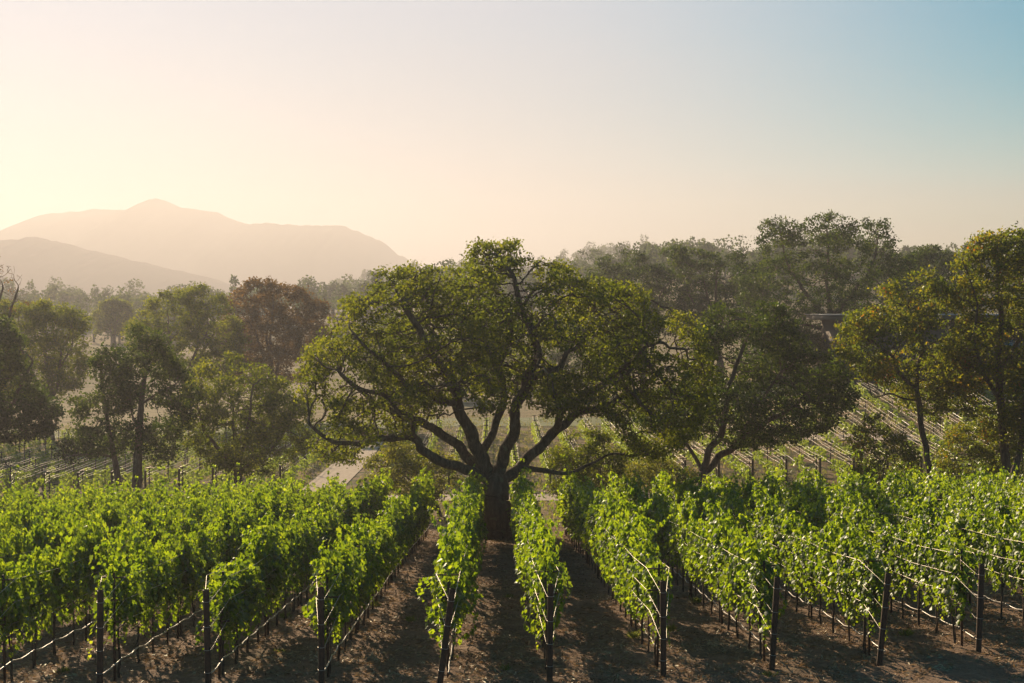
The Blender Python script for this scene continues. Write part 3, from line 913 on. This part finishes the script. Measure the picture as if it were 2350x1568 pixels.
tree('oak_tree', 'tallest oak of the right skyline with three airy lobes on top', 'tree',
     [(1738, 540), (1750, 510), (1785, 499), (1822, 515), (1832, 550), (1850, 590), (1880, 560), (1830, 530), (1828, 508), (1870, 500), (1890, 490), (1940, 495), (1958, 530), (1965, 570),
      (1972, 530), (1990, 502), (2035, 510), (2045, 545), (2058, 580), (2100, 620), (2100, 700), (2060, 790), (1950, 830), (1850, 820), (1760, 770), (1695, 690), (1685, 625), (1740, 590)],
     165, 1905, [L3([(1915, 880, 0), (1912, 800, 0), (1905, 720, 0)], 165, 0.55, 0.45, None),
                 L3([(1905, 740, 0), (1850, 680, -1), (1800, 610, -1.5), (1785, 540, -1.5)], 165, 0.28, 0.08, 0),
                 L3([(1905, 720, 0), (1900, 640, 0.8), (1905, 570, 1), (1900, 520, 1)], 165, 0.3, 0.08, 0),
                 L3([(1905, 730, 0), (1960, 670, -0.5), (2000, 600, -1), (2010, 540, -1)], 165, 0.28, 0.08, 0),
                 L3([(1908, 760, 0), (1830, 740, 1), (1760, 700, 2)], 165, 0.22, 0.08, 0),
                 L3([(1908, 760, 0), (1990, 730, 1), (2050, 690, 2)], 165, 0.22, 0.08, 0)],
     'dark_leaf', 3000, 0.5, 0.27, 19, 0.33, 53, trunk_r=0.5, group=HZ, keep=0.0)
tree('oak_tree', 'hazy low oak with a humped crown above the building roof', 'tree',
     [(2060, 620), (2095, 572), (2140, 562), (2180, 575), (2225, 600), (2250, 700), (2150, 740), (2060, 720)],
     190, 2140, None, 'dark_leaf', 1200, 0.55, 0.32, 24, 0.4, 54, trunk_r=0.45, group=HZ)
tree('oak_tree', 'shaded oak filling the gap below the skyline oaks, left of the building', 'tree',
     [(1720, 760), (1780, 740), (1850, 760), (1900, 790), (1950, 800), (1960, 880), (1850, 900), (1740, 880), (1700, 820)],
     158, 1835, None, 'dark_leaf', 1100, 0.45, 0.27, 22, 0.35, 55, trunk_r=0.35, group=HZ)

BK = 'hazy oaks on the dry slope seen through the great oak'
tree('oak_tree', 'misty rounded oak glimpsed through the left half of the great oak crown', 'tree',
     [(800, 800), (840, 745), (900, 725), (960, 740), (990, 790), (985, 850), (920, 880), (830, 875)],
     215, 900, None, 'oak_leaf', 1300, 0.6, 0.36, 20, 0.42, 61, trunk_r=0.45, group=BK)
tree('oak_tree', 'misty oak standing straight behind the great trunk on the dry slope', 'tree',
     [(1000, 790), (1050, 730), (1120, 710), (1190, 735), (1215, 800), (1190, 860), (1100, 885), (1020, 860)],
     235, 1110, None, 'oak_leaf', 1400, 0.62, 0.38, 20, 0.44, 62, trunk_r=0.45, group=BK)
tree('oak_tree', 'misty oak glimpsed through the right half of the great oak crown', 'tree',
     [(1250, 800), (1290, 735), (1370, 715), (1450, 740), (1480, 810), (1440, 880), (1340, 890), (1265, 860)],
     205, 1360, None, 'dark_leaf', 1400, 0.58, 0.34, 20, 0.4, 63, trunk_r=0.45, group=BK)

# ------------------------------------------------------------------ distant wood (reads as one mass)
def woodland():
    rg = np.random.default_rng(99)
    C = []; S = []
    mb = MB()
    for k in range(620):
        y = rg.uniform(330, 450) if k < 360 else rg.uniform(570, 660)
        x = rg.uniform(-0.42, 0.42) * y
        if abs(x + 60) < 8 and y < 350: continue
        z = g1(x, y)
        h = rg.uniform(4.5, 11.5); w = rg.uniform(3.0, 7.5)
        mb.tube([(x, y, z - 0.4), (x, y, z + h * 0.5)], 0.3, 5, cap=False)
        n = 480
        lob = rg.normal(size=(6, 3)) * np.array([w * 0.45, w * 0.45, h * 0.16]) + np.array([0, 0, h * 0.66])
        pick = rg.integers(0, 6, n)
        d = unit(rg.normal(size=(n, 3))) * np.array([w * 0.36, w * 0.36, h * 0.2]) * rg.uniform(0.5, 1.05, (n, 1))
        C.append(lob[pick] + d + np.array([x, y, z])); S.append(rg.uniform(0.5, 0.95, n))
    C = np.vstack(C); S = np.concatenate(S)
    V, F = leaves_quad(C, unit(rg.normal(size=C.shape)), unit(rg.normal(size=C.shape)), S, 0.8)
    tv = np.vstack(mb.v); tf = np.vstack(mb.f4)
    me = np_mesh('distant_woodland', np.vstack([V, tv]), np.vstack([F, tf + len(V)]), M['dark_leaf'])
    tag(link('distant_woodland', me), 'misty oak woodland on the far low hills below the mountain', 'woodland', kind='stuff')
woodland()

# ------------------------------------------------------------------ building among the right hand trees
def building():
    Y = 150.0
    x0 = PX(1902, Y); x1 = PX(2560, Y)
    zb = min(g1(x0, Y), g1(x1, Y)) - 0.3
    zt = CZ - (735 - HOR) / FPX * Y
    root = empty('house', ((x0 + x1) / 2, Y, zb))
    tag(root, 'long low brown building with a thin flat pale edged roof behind the autumn oaks', 'building')
    cx = 0.0; W = x1 - x0; D = 9.0; H = zt - zb
    m = MB(); m.box((cx + 0.4, D / 2, H / 2), (W - 1.6, D, H))
    m.build('wall', M['wall_board'], root, False)
    r = MB(); r.box((cx, D / 2 - 0.6, H + 0.26), (W + 0.6, D + 3.2, 0.5))
    roof = r.build('roof', M['fascia'], root, False)
    e = MB(); e.box((cx, D / 2 - 0.6, H + 0.56), (W + 0.9, D + 3.5, 0.09))
    e.build('roof_edge', M['roof_metal'], roof, False)
    for i, (u0, u1, v0, v1) in enumerate([(1960, 1998, 765, 850), (2085, 2120, 765, 850), (2205, 2245, 752, 855), (2300, 2345, 750, 850), (2420, 2470, 750, 850)]):
        a = PX(u0, Y) - (x0 + x1) / 2; b = PX(u1, Y) - (x0 + x1) / 2
        c0 = CZ - (v1 - HOR) / FPX * Y - zb; c1 = CZ - (v0 - HOR) / FPX * Y - zb
        w = MB(); w.box(((a + b) / 2, -0.03, (c0 + c1) / 2), (b - a, 0.08, c1 - c0))
        f = w.build('window', M['fascia'], root, False)
        g = MB(); g.box(((a + b) / 2, -0.08, (c0 + c1) / 2), (b - a - 0.14, 0.04, c1 - c0 - 0.14))
        g.build('pane', M['glass'], f, False)
building()

# ------------------------------------------------------------------ front vineyard
ROWS = [(-8.15, 29.0), (-5.90, 28.9), (-3.61, 29.1), (-1.04, 29.0), (1.10, 29.5), (3.56, 30.2), (6.04, 30.8), (8.55, 31.3), (11.0, 32.3)]
LEAN = {-1.04: 0.28, 6.04: 0.10, 8.55: 0.16, 11.0: 0.05}
x = -8.15
while x > -33:
    x -= 2.35; ROWS.insert(0, (round(x, 2), 29.0))
x = 11.0; yy = 32.3
while x < 33:
    x += 2.42; yy += 0.7; ROWS.append((round(x, 2), yy))
BACK = 75.6
SK = -0.0107      # the rows run a hair off the viewing direction

ORD = ['first', 'second', 'third', 'fourth', 'fifth', 'sixth', 'seventh', 'eighth', 'ninth', 'tenth', 'eleventh', 'twelfth', 'thirteenth',
       'fourteenth', 'fifteenth', 'sixteenth', 'seventeenth', 'eighteenth', 'nineteenth', 'twentieth', 'twenty-first', 'twenty-second',
       'twenty-third', 'twenty-fourth', 'twenty-fifth', 'twenty-sixth', 'twenty-seventh', 'twenty-eighth', 'twenty-ninth', 'thirtieth',
       'thirty-first', 'thirty-second', 'thirty-third', 'thirty-fourth', 'thirty-fifth', 'thirty-sixth', 'thirty-seventh', 'thirty-eighth',
       'thirty-ninth', 'fortieth']
def row_name(x):
    xs = sorted(r[0] for r in ROWS)
    left = sorted([q for q in xs if q < 0], reverse=True); right = sorted([q for q in xs if q > 0])
    if x < 0: return ORD[left.index(x)] + ' row left of the centre aisle'
    return ORD[right.index(x)] + ' row right of the centre aisle'

def rx(x, y):
    return x + SK * y

def hx(y): return y

def make_end_post(mat):
    m = MB()
    th = np.arange(14) * 2 * math.pi / 14
    R1, R0 = 0.066, 0.056
    m.tube([(0, 0, -0.3), (0, 0, 0.8), (0, 0, 1.5), (0, 0, 2.06)], R1, 14, cap=False)
    # open top: rim and inner bore
    o = np.stack([np.cos(th) * R1, np.sin(th) * R1, np.full(14, 2.06)], 1)
    i_ = np.stack([np.cos(th) * R0, np.sin(th) * R0, np.full(14, 2.064)], 1)
    d = np.stack([np.cos(th) * R0, np.sin(th) * R0, np.full(14, 1.9)], 1)
    m.add(np.vstack([o, i_]), [[k, (k + 1) % 14, 14 + (k + 1) % 14, 14 + k] for k in range(14)])
    m.add(np.vstack([i_, d]), [[k, (k + 1) % 14, 14 + (k + 1) % 14, 14 + k] for k in range(14)])
    m.add(np.vstack([[(0, 0, 1.9)], d]), [[0, 1 + k, 1 + (k + 1) % 14] for k in range(14)])
    return m.mesh('end_post', mat)
def make_line_post():
    m = MB()
    m.box((0, 0, 1.0), (0.05, 0.035, 2.6))
    return m.mesh('line_post', M['rust'], False)
def make_arm(w):
    m = MB()
    m.box((0, -0.03, 0), (w, 0.025, 0.03))
    return m.mesh('cross_arm', M['rust'], False)
END_ME = make_end_post(M['rust']); LINE_ME = make_line_post(); ARM_ME = {0.5: make_arm(0.5), 0.36: make_arm(0.36)}
def ring_band():
    m = MB()
    th = np.linspace(0, 2 * math.pi, 15)
    m.tube(np.stack([np.cos(th) * 0.07, np.sin(th) * 0.07, 0 * th], 1), 0.006, 5, cap=False)
    return m.mesh('wire_band', M['wire'])
BAND_ME = ring_band()

WH = [2.2, 1.72, 1.25]                 # heights of the paired catch wires
def trellis(x, y0, idx):
    rg = np.random.default_rng(500 + idx)
    X0 = rx(x, y0); z0 = g1(X0, y0)
    root = empty('trellis_row', (X0, y0, z0))
    seen_end = abs(X0) < 0.37 * y0
    lab = ('rusty trellis with end post, wires and drip hose, ' if seen_end else 'wire and hose trellis without visible end post, ') + row_name(x)
    tag(root, lab, 'trellis', 'trellis rows of the near vineyard')
    lean = LEAN.get(x, rg.uniform(-0.03, 0.05))
    ep = link('end_post', END_ME, root)
    ep.rotation_euler = (R(rg.uniform(1, 3)), math.atan(lean / 2.06), 0)
    ep.location = (-lean * 0.5 if abs(lean) > 0.05 else 0, 0, 0)
    for h in (0.35, 0.82, 1.3, 1.82):
        b = link('wire_band', BAND_ME, ep); b.location = (0, 0, h)
    ys = [y0 + 1.15]
    while ys[-1] < BACK - 5: ys.append(ys[-1] + 6.0)
    posts = []
    for k, y in enumerate(ys):
        px_ = rx(x, y); z = g1(px_, y)
        lp = link('line_post', LINE_ME, root, (px_ - X0, y - y0, z - z0))
        lp.rotation_euler = (R(rg.normal() * 1.0), R(rg.normal() * 1.0), 0)
        for h, w in ((2.2, 0.5), (1.72, 0.5), (1.25, 0.36)):
            link('cross_arm', ARM_ME[w], lp, (0, 0, h))
        posts.append((px_ - X0, y - y0, z - z0))
    # paired wires from end post, spread by the cross arms
    m = MB()
    eh = [1.82, 1.3, 0.82]
    for h, e, w in zip(WH, eh, (0.25, 0.25, 0.18)):
        for s in (-1, 1):
            t = (e - 0.9) / 1.1
            pts = [((lean * (e / 2.06 - 0.5)) + s * 0.066, 0, e)]
            for k, (px_, py, pz) in enumerate(posts):
                if k:
                    q = posts[k - 1]
                    pts.append(((q[0] + px_) / 2 + s * w, (q[1] + py) / 2, (q[2] + pz) / 2 + h - 0.04 + rg.normal() * 0.012))
                pts.append((px_ + s * w, py - 0.04, pz + h + 0.02))
            m.tube(pts, np.where(np.arange(len(pts)) < 3, 0.0052, 0.0034), 4, cap=False)
    m.build('wire', M['wire'], root)
    # drip hose tied along low wire, sagging between stakes
    hp = []; L = BACK - y0
    t = 0.02
    while t < L:
        y = y0 + t; px_ = rx(x, y)
        sag = 0.055 * math.sin(math.pi * ((t / 1.5) % 1.0))
        hp.append((px_ - X0 + 0.04 + rg.normal() * 0.006, t, g1(px_, y) - z0 + 0.42 - sag - 0.12 * math.exp(-t / 0.6) + rg.normal() * 0.005))
        t += 0.3 if y < 55 else 0.6
    m = MB(); m.tube(hp, 0.0155, 6)
    m.build('drip_hose', M['hose'], root)
for i, (x, y0) in enumerate(ROWS):
    trellis(x, y0, i)

# --- grapevine variants
def vine_variant(seed, dense=1.0, fan=True, core=0.5):
    rg = np.random.default_rng(seed)
    c = []; tip = []; nr = []; sz = []
    tubes = MB()
    n_sh = int(46 * dense)
    hmax = rg.uniform(1.85, 2.3) + (0.1 if dense > 1 else 0)
    for k in range(n_sh):
        s = rg.normal() * 0.17 if rg.random() < core else rg.uniform(-0.52, 0.52)
        side = rg.choice([-1, 1])
        z = 1.12; p = np.array([rg.normal() * 0.04, s, z])
        top = hmax + rg.normal() * 0.13 + (0.3 if rg.random() < 0.12 else 0)
        if rg.random() < 0.32: top = rg.uniform(1.15, 1.55)
        ln = rg.uniform(1.3, 3.5)
        d = np.array([side * rg.uniform(0.02, 0.22), rg.normal() * 0.09, 1.0])
        pts = [p.copy()]
        stepl = 0.075
        fl = rg.uniform(0.15, 0.36); wmax = rg.uniform(0.08, 0.27)
        for q in range(int(ln / stepl)):
            if p[2] > top or d[2] < 0.6:
                d = d + np.array([side * 0.05, rg.normal() * 0.03, -fl])
            d = d + rg.normal(size=3) * 0.07
            # curtain stays near the plane of the row
            if abs(p[0]) > wmax: d[0] -= 0.3 * np.sign(p[0])
            d = d / np.linalg.norm(d)
            p = p + d * stepl
            if p[2] < 0.6 + 0.3 * abs(s): break
            pts.append(p.copy())
            for _ in range(2 if rg.random() < 0.35 else 1):
                out = np.array([side * rg.uniform(0.2, 1.0), rg.normal() * 0.6, rg.uniform(-0.1, 0.5)])
                out = out / np.linalg.norm(out)
                o = p + out * rg.uniform(0.02, 0.10)
                c.append(o)
                tip.append(np.array([out[0] * 0.5, out[1] * 0.6, -0.9]) + rg.normal(size=3) * 0.35)
                nr.append(out + np.array([0, 0, 0.25]) + rg.normal(size=3) * 0.4)
                taper = 1.0 if q < ln / stepl * 0.75 else 0.6
                sz.append(rg.uniform(0.055, 0.15) * taper)
        if fan and k % 2 == 0 and len(pts) > 4:
            tubes.tube(np.array(pts)[::3], 0.004, 3, cap=False)
    c = np.array(c); tip = np.array(tip); nr = np.array(nr); sz = np.array(sz)
    return c, tip, nr, sz, tubes

VARS = []
for k in range(14):
    c, t, n_, s, tb = vine_variant(1000 + k, [0.62, 0.75, 0.5, 0.85][k % 4] if k < 10 else 1.5, core=0.45 if k < 10 else 0.65)
    V, F = leaves_fan(c, t, n_, s)
    fol = np_mesh('foliage', V, F, M['vine_leaf'])
    rg = np.random.default_rng(k)
    m = MB()
    zz = np.linspace(-0.05, 1.0, 8)
    m.tube(np.stack([np.cumsum(rg.normal(size=8) * 0.012), np.cumsum(rg.normal(size=8) * 0.014), zz], 1), np.linspace(0.034, 0.022, 8), 7)
    ax = np.linspace(-0.72, 0.72, 13)
    m.tube(np.stack([rg.normal(size=13) * 0.01, ax, 1.02 + rg.normal(size=13) * 0.012], 1), 0.017, 6)
    st = m.mesh('trunk', M['vine_trunk'])
    VARS.append((fol, st))
m = MB(); m.box((0, 0.06, 0.72), (0.018, 0.018, 1.65)); STAKE = m.mesh('stake', M['stake'], False)

spots = []
for ri, (x, y0) in enumerate(ROWS):
    y = y0 + 1.55; k = 0
    while y < BACK - 0.6:
        X = rx(x, y)
        if abs(X) < 0.385 * y + 1.0 and not (math.hypot(X - PX(ob, OY), y - OY) < 1.1):
            spots.append((y, X, x, k, ri))
        y += 1.5; k += 1
spots.sort(key=lambda q: math.hypot(q[0], q[1]))
near, rest = spots[:300], spots[300:]
rv = random.Random(3)
for (y, X, x, k, ri) in near:
    root = empty('grapevine', (X, y, g1(X, y)), rv.choice((0, math.pi)) + rv.uniform(-0.05, 0.05))
    sc = rv.uniform(0.86, 1.12)
    root.scale = (rv.uniform(0.72, 1.0), rv.uniform(0.85, 1.1), sc)
    pl = ORD[k]
    tag(root, 'leafy grapevine, ' + pl + ' from the front of the ' + row_name(x).replace('the centre', 'centre'), 'grapevine', 'grapevines of the near vineyard')
    fol, st = VARS[rv.randrange(10, 14) if (k % 4 == 0 and k) or rv.random() < 0.1 else rv.randrange(10)]
    link('foliage', fol, root); link('trunk', st, root); link('stake', STAKE, root)
# remaining vines of the same block
def rest_vines():
    CV = []
    protos = [vine_variant(2000 + k, 1.4 if k < 2 else 0.7, False)[:4] for k in range(8)]
    Vs = []; Fs = []; off = 0
    mb = MB()
    for (y, X, x, k, ri) in rest:
        c, t, n_, s = protos[rv.randrange(2) if k % 4 == 0 else rv.randrange(2, 8)]
        a = rv.choice((-1, 1))
        far = y > 65
        sel = slice(None, None, 2) if far else slice(None)
        c = c[sel] * np.array([a * rv.uniform(.72, 1.0), a * rv.uniform(.85, 1.1), rv.uniform(.84, 1.12)]) + np.array([X, y, g1(X, y)])
        V, F = leaves_quad(c, t[sel] * np.array([a, a, 1]), n_[sel] * np.array([a, a, 1]), s[sel] * (1.55 if far else 1.25), 0.95)
        Vs.append(V); Fs.append(F + off); off += len(V)
        g = g1(X, y)
        mb.tube([(X, y, g - 0.05), (X, y, g + 1.0)], 0.028, 4, cap=False)
        mb.tube([(X, y + 0.06, g - 0.05), (X, y + 0.06, g + 1.5)], 0.01, 4, cap=False)
    me = np_mesh('grapevines', np.vstack(Vs), np.vstack(Fs), M['vine_leaf'])
    me.materials.append(M['vine_trunk'])
    tv = np.vstack(mb.v); tf = np.vstack(mb.f4)
    o = tag(link('grapevine_rows', me), 'farther leafy grapevines merging into one green mass behind the nearest ones', 'grapevines', kind='stuff')
    me2 = mb.mesh('grapevine_stems', M['vine_trunk'])
    o2 = link('stems', me2, o)
    tag(o2, kind='stuff')
rest_vines()

# ------------------------------------------------------------------ far young vineyard
def young_variant(seed):
    rg = np.random.default_rng(seed)
    n = 110
    h = rg.uniform(0.8, 1.6)
    c = np.stack([rg.normal(size=n) * 0.13, rg.normal(size=n) * 0.25, rg.uniform(0.35, h, n)], 1)
    V, F = leaves_quad(c, rg.normal(size=(n, 3)), rg.normal(size=(n, 3)), rg.uniform(0.12, 0.2, n), 0.9)
    m = MB(); m.tube([(0, 0, -0.05), (0, 0, h)], 0.012, 4, cap=False)
    tv = m.v[0]; tf = m.f4[0]
    return np.vstack([V, tv]), np.vstack([F, tf + len(V)])
YV = [young_variant(k) for k in range(8)]
YM = [np_mesh('young_vine', v, f, M['young_leaf']) for v, f in YV]
m = MB(); m.box((0, 0, 0.95), (0.07, 0.07, 2.2)); m.box((0, -0.05, 1.55), (0.5, 0.04, 0.05)); m.box((0, -0.05, 2.0), (0.5, 0.04, 0.05))
FP = m.mesh('line_post', M['stake'], False)
m = MB(); m.tube([(0, 0, -0.2), (0, 0, 2.0)], 0.085, 8); FE = m.mesh('end_post', M['wood_post'])

far_rows = []
xx = -56.0
while xx < 58:
    if not (-16.3 < xx < -11.6): far_rows.append(round(xx, 2))
    xx += 2.45
FL = sorted([q for q in far_rows if q < -12], reverse=True); FR = sorted([q for q in far_rows if q > -12])
yspots = []
for i, x in enumerate(far_rows):
    rg = np.random.default_rng(900 + i)
    y0, y1 = 103.0, 150.0
    if x > 20: y1 = 143.0
    xo = lambda y: x + SK * (y - 100)
    z0 = g1(x, y0)
    root = empty('young_trellis_row', (xo(y0), y0, z0))
    nm = (ORD[FL.index(x)] + ' row left of the pale path') if x < -12 else (ORD[FR.index(x)] + ' row right of the pale path')
    tag(root, 'thin trellis over young vines, ' + nm, 'trellis', 'trellis rows of the young vineyard')
    link('end_post', FE, root)
    ys = np.arange(y0 + 1.2, y1, 6.0)
    pp = []
    for y in ys:
        p = (xo(y) - xo(y0), y - y0, g1(xo(y), y) - z0)
        link('line_post', FP, root, p); pp.append(p)
    m = MB()
    for h in (2.0, 1.55):
        for s in (-0.23, 0.23):
            pts = [(0, 0, h - 0.3)]
            for a, p in enumerate(pp):
                if a: q = pp[a - 1]; pts.append(((p[0] + q[0]) / 2 + s, (p[1] + q[1]) / 2, (p[2] + q[2]) / 2 + h - 0.05))
                pts.append((p[0] + s, p[1], p[2] + h))
            m.tube(pts, 0.009, 3, cap=False)
    m.build('wire', M['wire'], root)
    hp = [(xo(y) - xo(y0) + rg.normal() * 0.012, y - y0, g1(xo(y), y) - z0 + 0.62 + rg.normal() * 0.02) for y in np.arange(y0, y1, 1.5)]
    m = MB(); m.tube(hp, 0.028, 4); m.build('drip_hose', M['hose'], root)
    for k, y in enumerate(np.arange(y0 + 1.5, y1, 1.6)):
        if abs(xo(y)) < 0.375 * y and rg.random() < 0.9:
            yspots.append((math.hypot(xo(y), y), xo(y), y, nm, k))
yspots.sort()
for d, X, y, nm, k in yspots[:300]:
    o = link('young_vine', YM[rv.randrange(8)], None, (X, y, g1(X, y)))
    o.rotation_euler = (0, 0, rv.choice((0, math.pi)))
    o.scale = (1, 1, rv.uniform(0.7, 1.2))
    tag(o, 'small young vine, ' + ORD[k] + ' along the ' + nm, 'young vine', 'young vines beyond the road')
Vs = []; Fs = []; off = 0
for d, X, y, nm, k in yspots[300:]:
    v, f = YV[rv.randrange(8)]
    Vs.append(v * np.array([1, 1, rv.uniform(.7, 1.2)]) + np.array([X, y, g1(X, y)])); Fs.append(f + off); off += len(v)
tag(link('young_vines', np_mesh('young_vines', np.vstack(Vs), np.vstack(Fs), M['young_leaf'])),
    'rows of young green vines farther up the plain beyond the road', 'young vines', kind='stuff')

# ------------------------------------------------------------------ ground litter and weeds
def litter():
    rg = np.random.default_rng(12)
    n = 190000
    y = 17 + (rg.random(n) ** 1.3) * 62
    x = rg.uniform(-0.4, 0.4, n) * y
    keep = vnoise(x * 1.3, y * 1.3, 8) + 0.35 * rg.random(n) > 0.52
    x = x[keep]; y = y[keep]
    z = G(x, y) + 0.012 + rg.random(len(x)) * 0.035
    near = (1 - sstep(50, 90, y)) * sstep(16, 22, y)
    z += ((vnoise(x * 3.1, y * 3.1, 1) - 0.5) * 0.07 + (vnoise(x * 7.0, y * 7.0, 2) - 0.5) * 0.055 + (vnoise(x * 0.8, y * 0.8, 3) - 0.5) * 0.08) * near
    c = np.stack([x, y, z], 1)
    tip = rg.normal(size=c.shape) * np.array([1, 1, 0.35])
    nr = rg.normal(size=c.shape) + np.array([0, 0, 1.0])
    s = rg.uniform(0.05, 0.2, len(x))
    V, F = leaves_quad(c, tip, nr, s, 0.2)
    tag(link('straw_litter', np_mesh('straw_litter', V, F, M['straw'])), 'dry brown straw and leaf litter scattered over the soil between the rows', 'straw', kind='stuff')
litter()

def field_grass():
    rg = np.random.default_rng(77)
    n = 110000
    y = rg.uniform(79, 172, n); x = rg.uniform(-0.42, 0.42, n) * y
    keep = (vnoise(x * 0.7, y * 0.35, 31) * 0.6 + vnoise(x * 2.5, y * 1.6, 32) * 0.4 + 0.25 * rg.random(n)) > 0.62
    keep &= ~((x > -15.6) & (x < -11.8) & (y > 99)) & ~((y > 94.8) & (y < 99.4))
    x, y = x[keep], y[keep]; n = len(x)
    h = rg.uniform(0.10, 0.34, n)
    tip = rg.normal(size=(n, 3)) * 0.45; tip[:, 2] = 1
    c = np.stack([x, y, G(x, y) + h * 0.4], 1)
    V, F = leaves_quad(c, tip, rg.normal(size=(n, 3)), h, 0.4)
    tag(link('field_grass', np_mesh('field_grass', V, F, M['field'])), 'dry and green grass tufts over the plain beyond the near vines', 'grass', kind='stuff')
M['field'] = leaf_mat('field_grass',
    [(0.0, (0.05, 0.075, 0.02)), (0.5, (0.12, 0.12, 0.04)), (1.0, (0.30, 0.22, 0.11))],
    [(0.0, (0.14, 0.20, 0.03)), (0.5, (0.30, 0.30, 0.07)), (1.0, (0.45, 0.34, 0.16))], gloss=0.04, tfac=0.45, clump=0.35)
field_grass()

def weed_mesh(seed, h):
    rg = np.random.default_rng(seed)
    n = 90
    a = rg.uniform(0, 2 * math.pi, n)
    out = np.stack([np.cos(a), np.sin(a), rg.uniform(0.5, 2.0, n)], 1)
    out = unit(out)
    s = rg.uniform(0.5, 1.0, n) * h
    base = rg.normal(size=(n, 3)) * 0.06; base[:, 2] = 0
    c = base + out * s[:, None] * 0.5
    return np_mesh('weed', *leaves_quad(c, out, unit(rg.normal(size=(n, 3))), s, 0.12), M['weed_leaf'])
WM = [weed_mesh(k, 0.16 + 0.04 * k) for k in range(4)]
wl = [(1160, 1545, 'pale'), (1040, 1520, 'green'), (650, 1420, 'pale'), (860, 1395, 'green'), (140, 1540, 'bright green'), (640, 1505, 'green'),
      (1540, 1455, 'green'), (1600, 1390, 'green'), (2085, 1475, 'green'), (1170, 1375, 'orange green'), (1960, 1450, 'green'), (940, 1430, 'green'), (1770, 1560, 'green'), (1455, 1470, 'bright green')]
wlab = ['pale tufted weed at the foot of the leaning centre end post', 'small green weed left of the leaning centre end post', 'pale weed under the third row left of the aisle',
        'green weed beneath the second row left of the centre aisle', 'bright green weed at the lower left corner near an end post', 'green weed tuft under the left hose near the bottom',
        'green weed between the second and third rows right of the aisle', 'green weed under the hose of the third right row', 'green weed beside the fourth right end post',
        'weed at the right side of the leaning centre row', 'green weed left of the fourth right end post', 'small weed in the soil left of the centre row',
        'green weed by the third right end post', 'bright green weed beside the second right end post']
for (u, v, q), lb in zip(wl, wlab):
    Y = 5.35 * FPX / (v - 980)
    X = PX(u, Y)
    o = link('weed', WM[rv.randrange(4)], None, (X, Y, g1(X, Y)))
    o.rotation_euler = (0, 0, rv.uniform(0, 6))
    tag(o, lb, 'weed', 'weeds in the vineyard soil')

# ------------------------------------------------------------------ haze
def haze():
    m, nt, out = new_mat('haze')
    pv = nt.nodes.new('ShaderNodeVolumePrincipled')
    pv.inputs['Color'].default_value = (0.43, 0.43, 0.48, 1)
    pv.inputs['Density'].default_value = HAZE_DENSITY
    pv.inputs['Anisotropy'].default_value = HAZE_G
    nt.links.new(pv.outputs[0], out.inputs['Volume'])
    b = MB()
    top = 118.0; bot = -12.0
    b.box((0, 850, (top + bot) / 2), (3990, 2700, top - bot))
    o = b.build('haze', m, None, False)
    tag(o, 'warm morning haze filling the valley', 'haze', kind='stuff')
haze()

def mist():
    m, nt, out = new_mat('mist')
    pv = nt.nodes.new('ShaderNodeVolumePrincipled')
    pv.inputs['Color'].default_value = (0.64, 0.62, 0.65, 1)
    pv.inputs['Density'].default_value = MIST_DENSITY
    pv.inputs['Anisotropy'].default_value = 0.35
    nt.links.new(pv.outputs[0], out.inputs['Volume'])
    b = MB()
    b.box((-100, 790, 46), (2600, 980, 112))
    tag(b.build('valley_mist', m, None, False), 'low pale mist lying in the valley below the mountain', 'mist', kind='stuff')
mist()
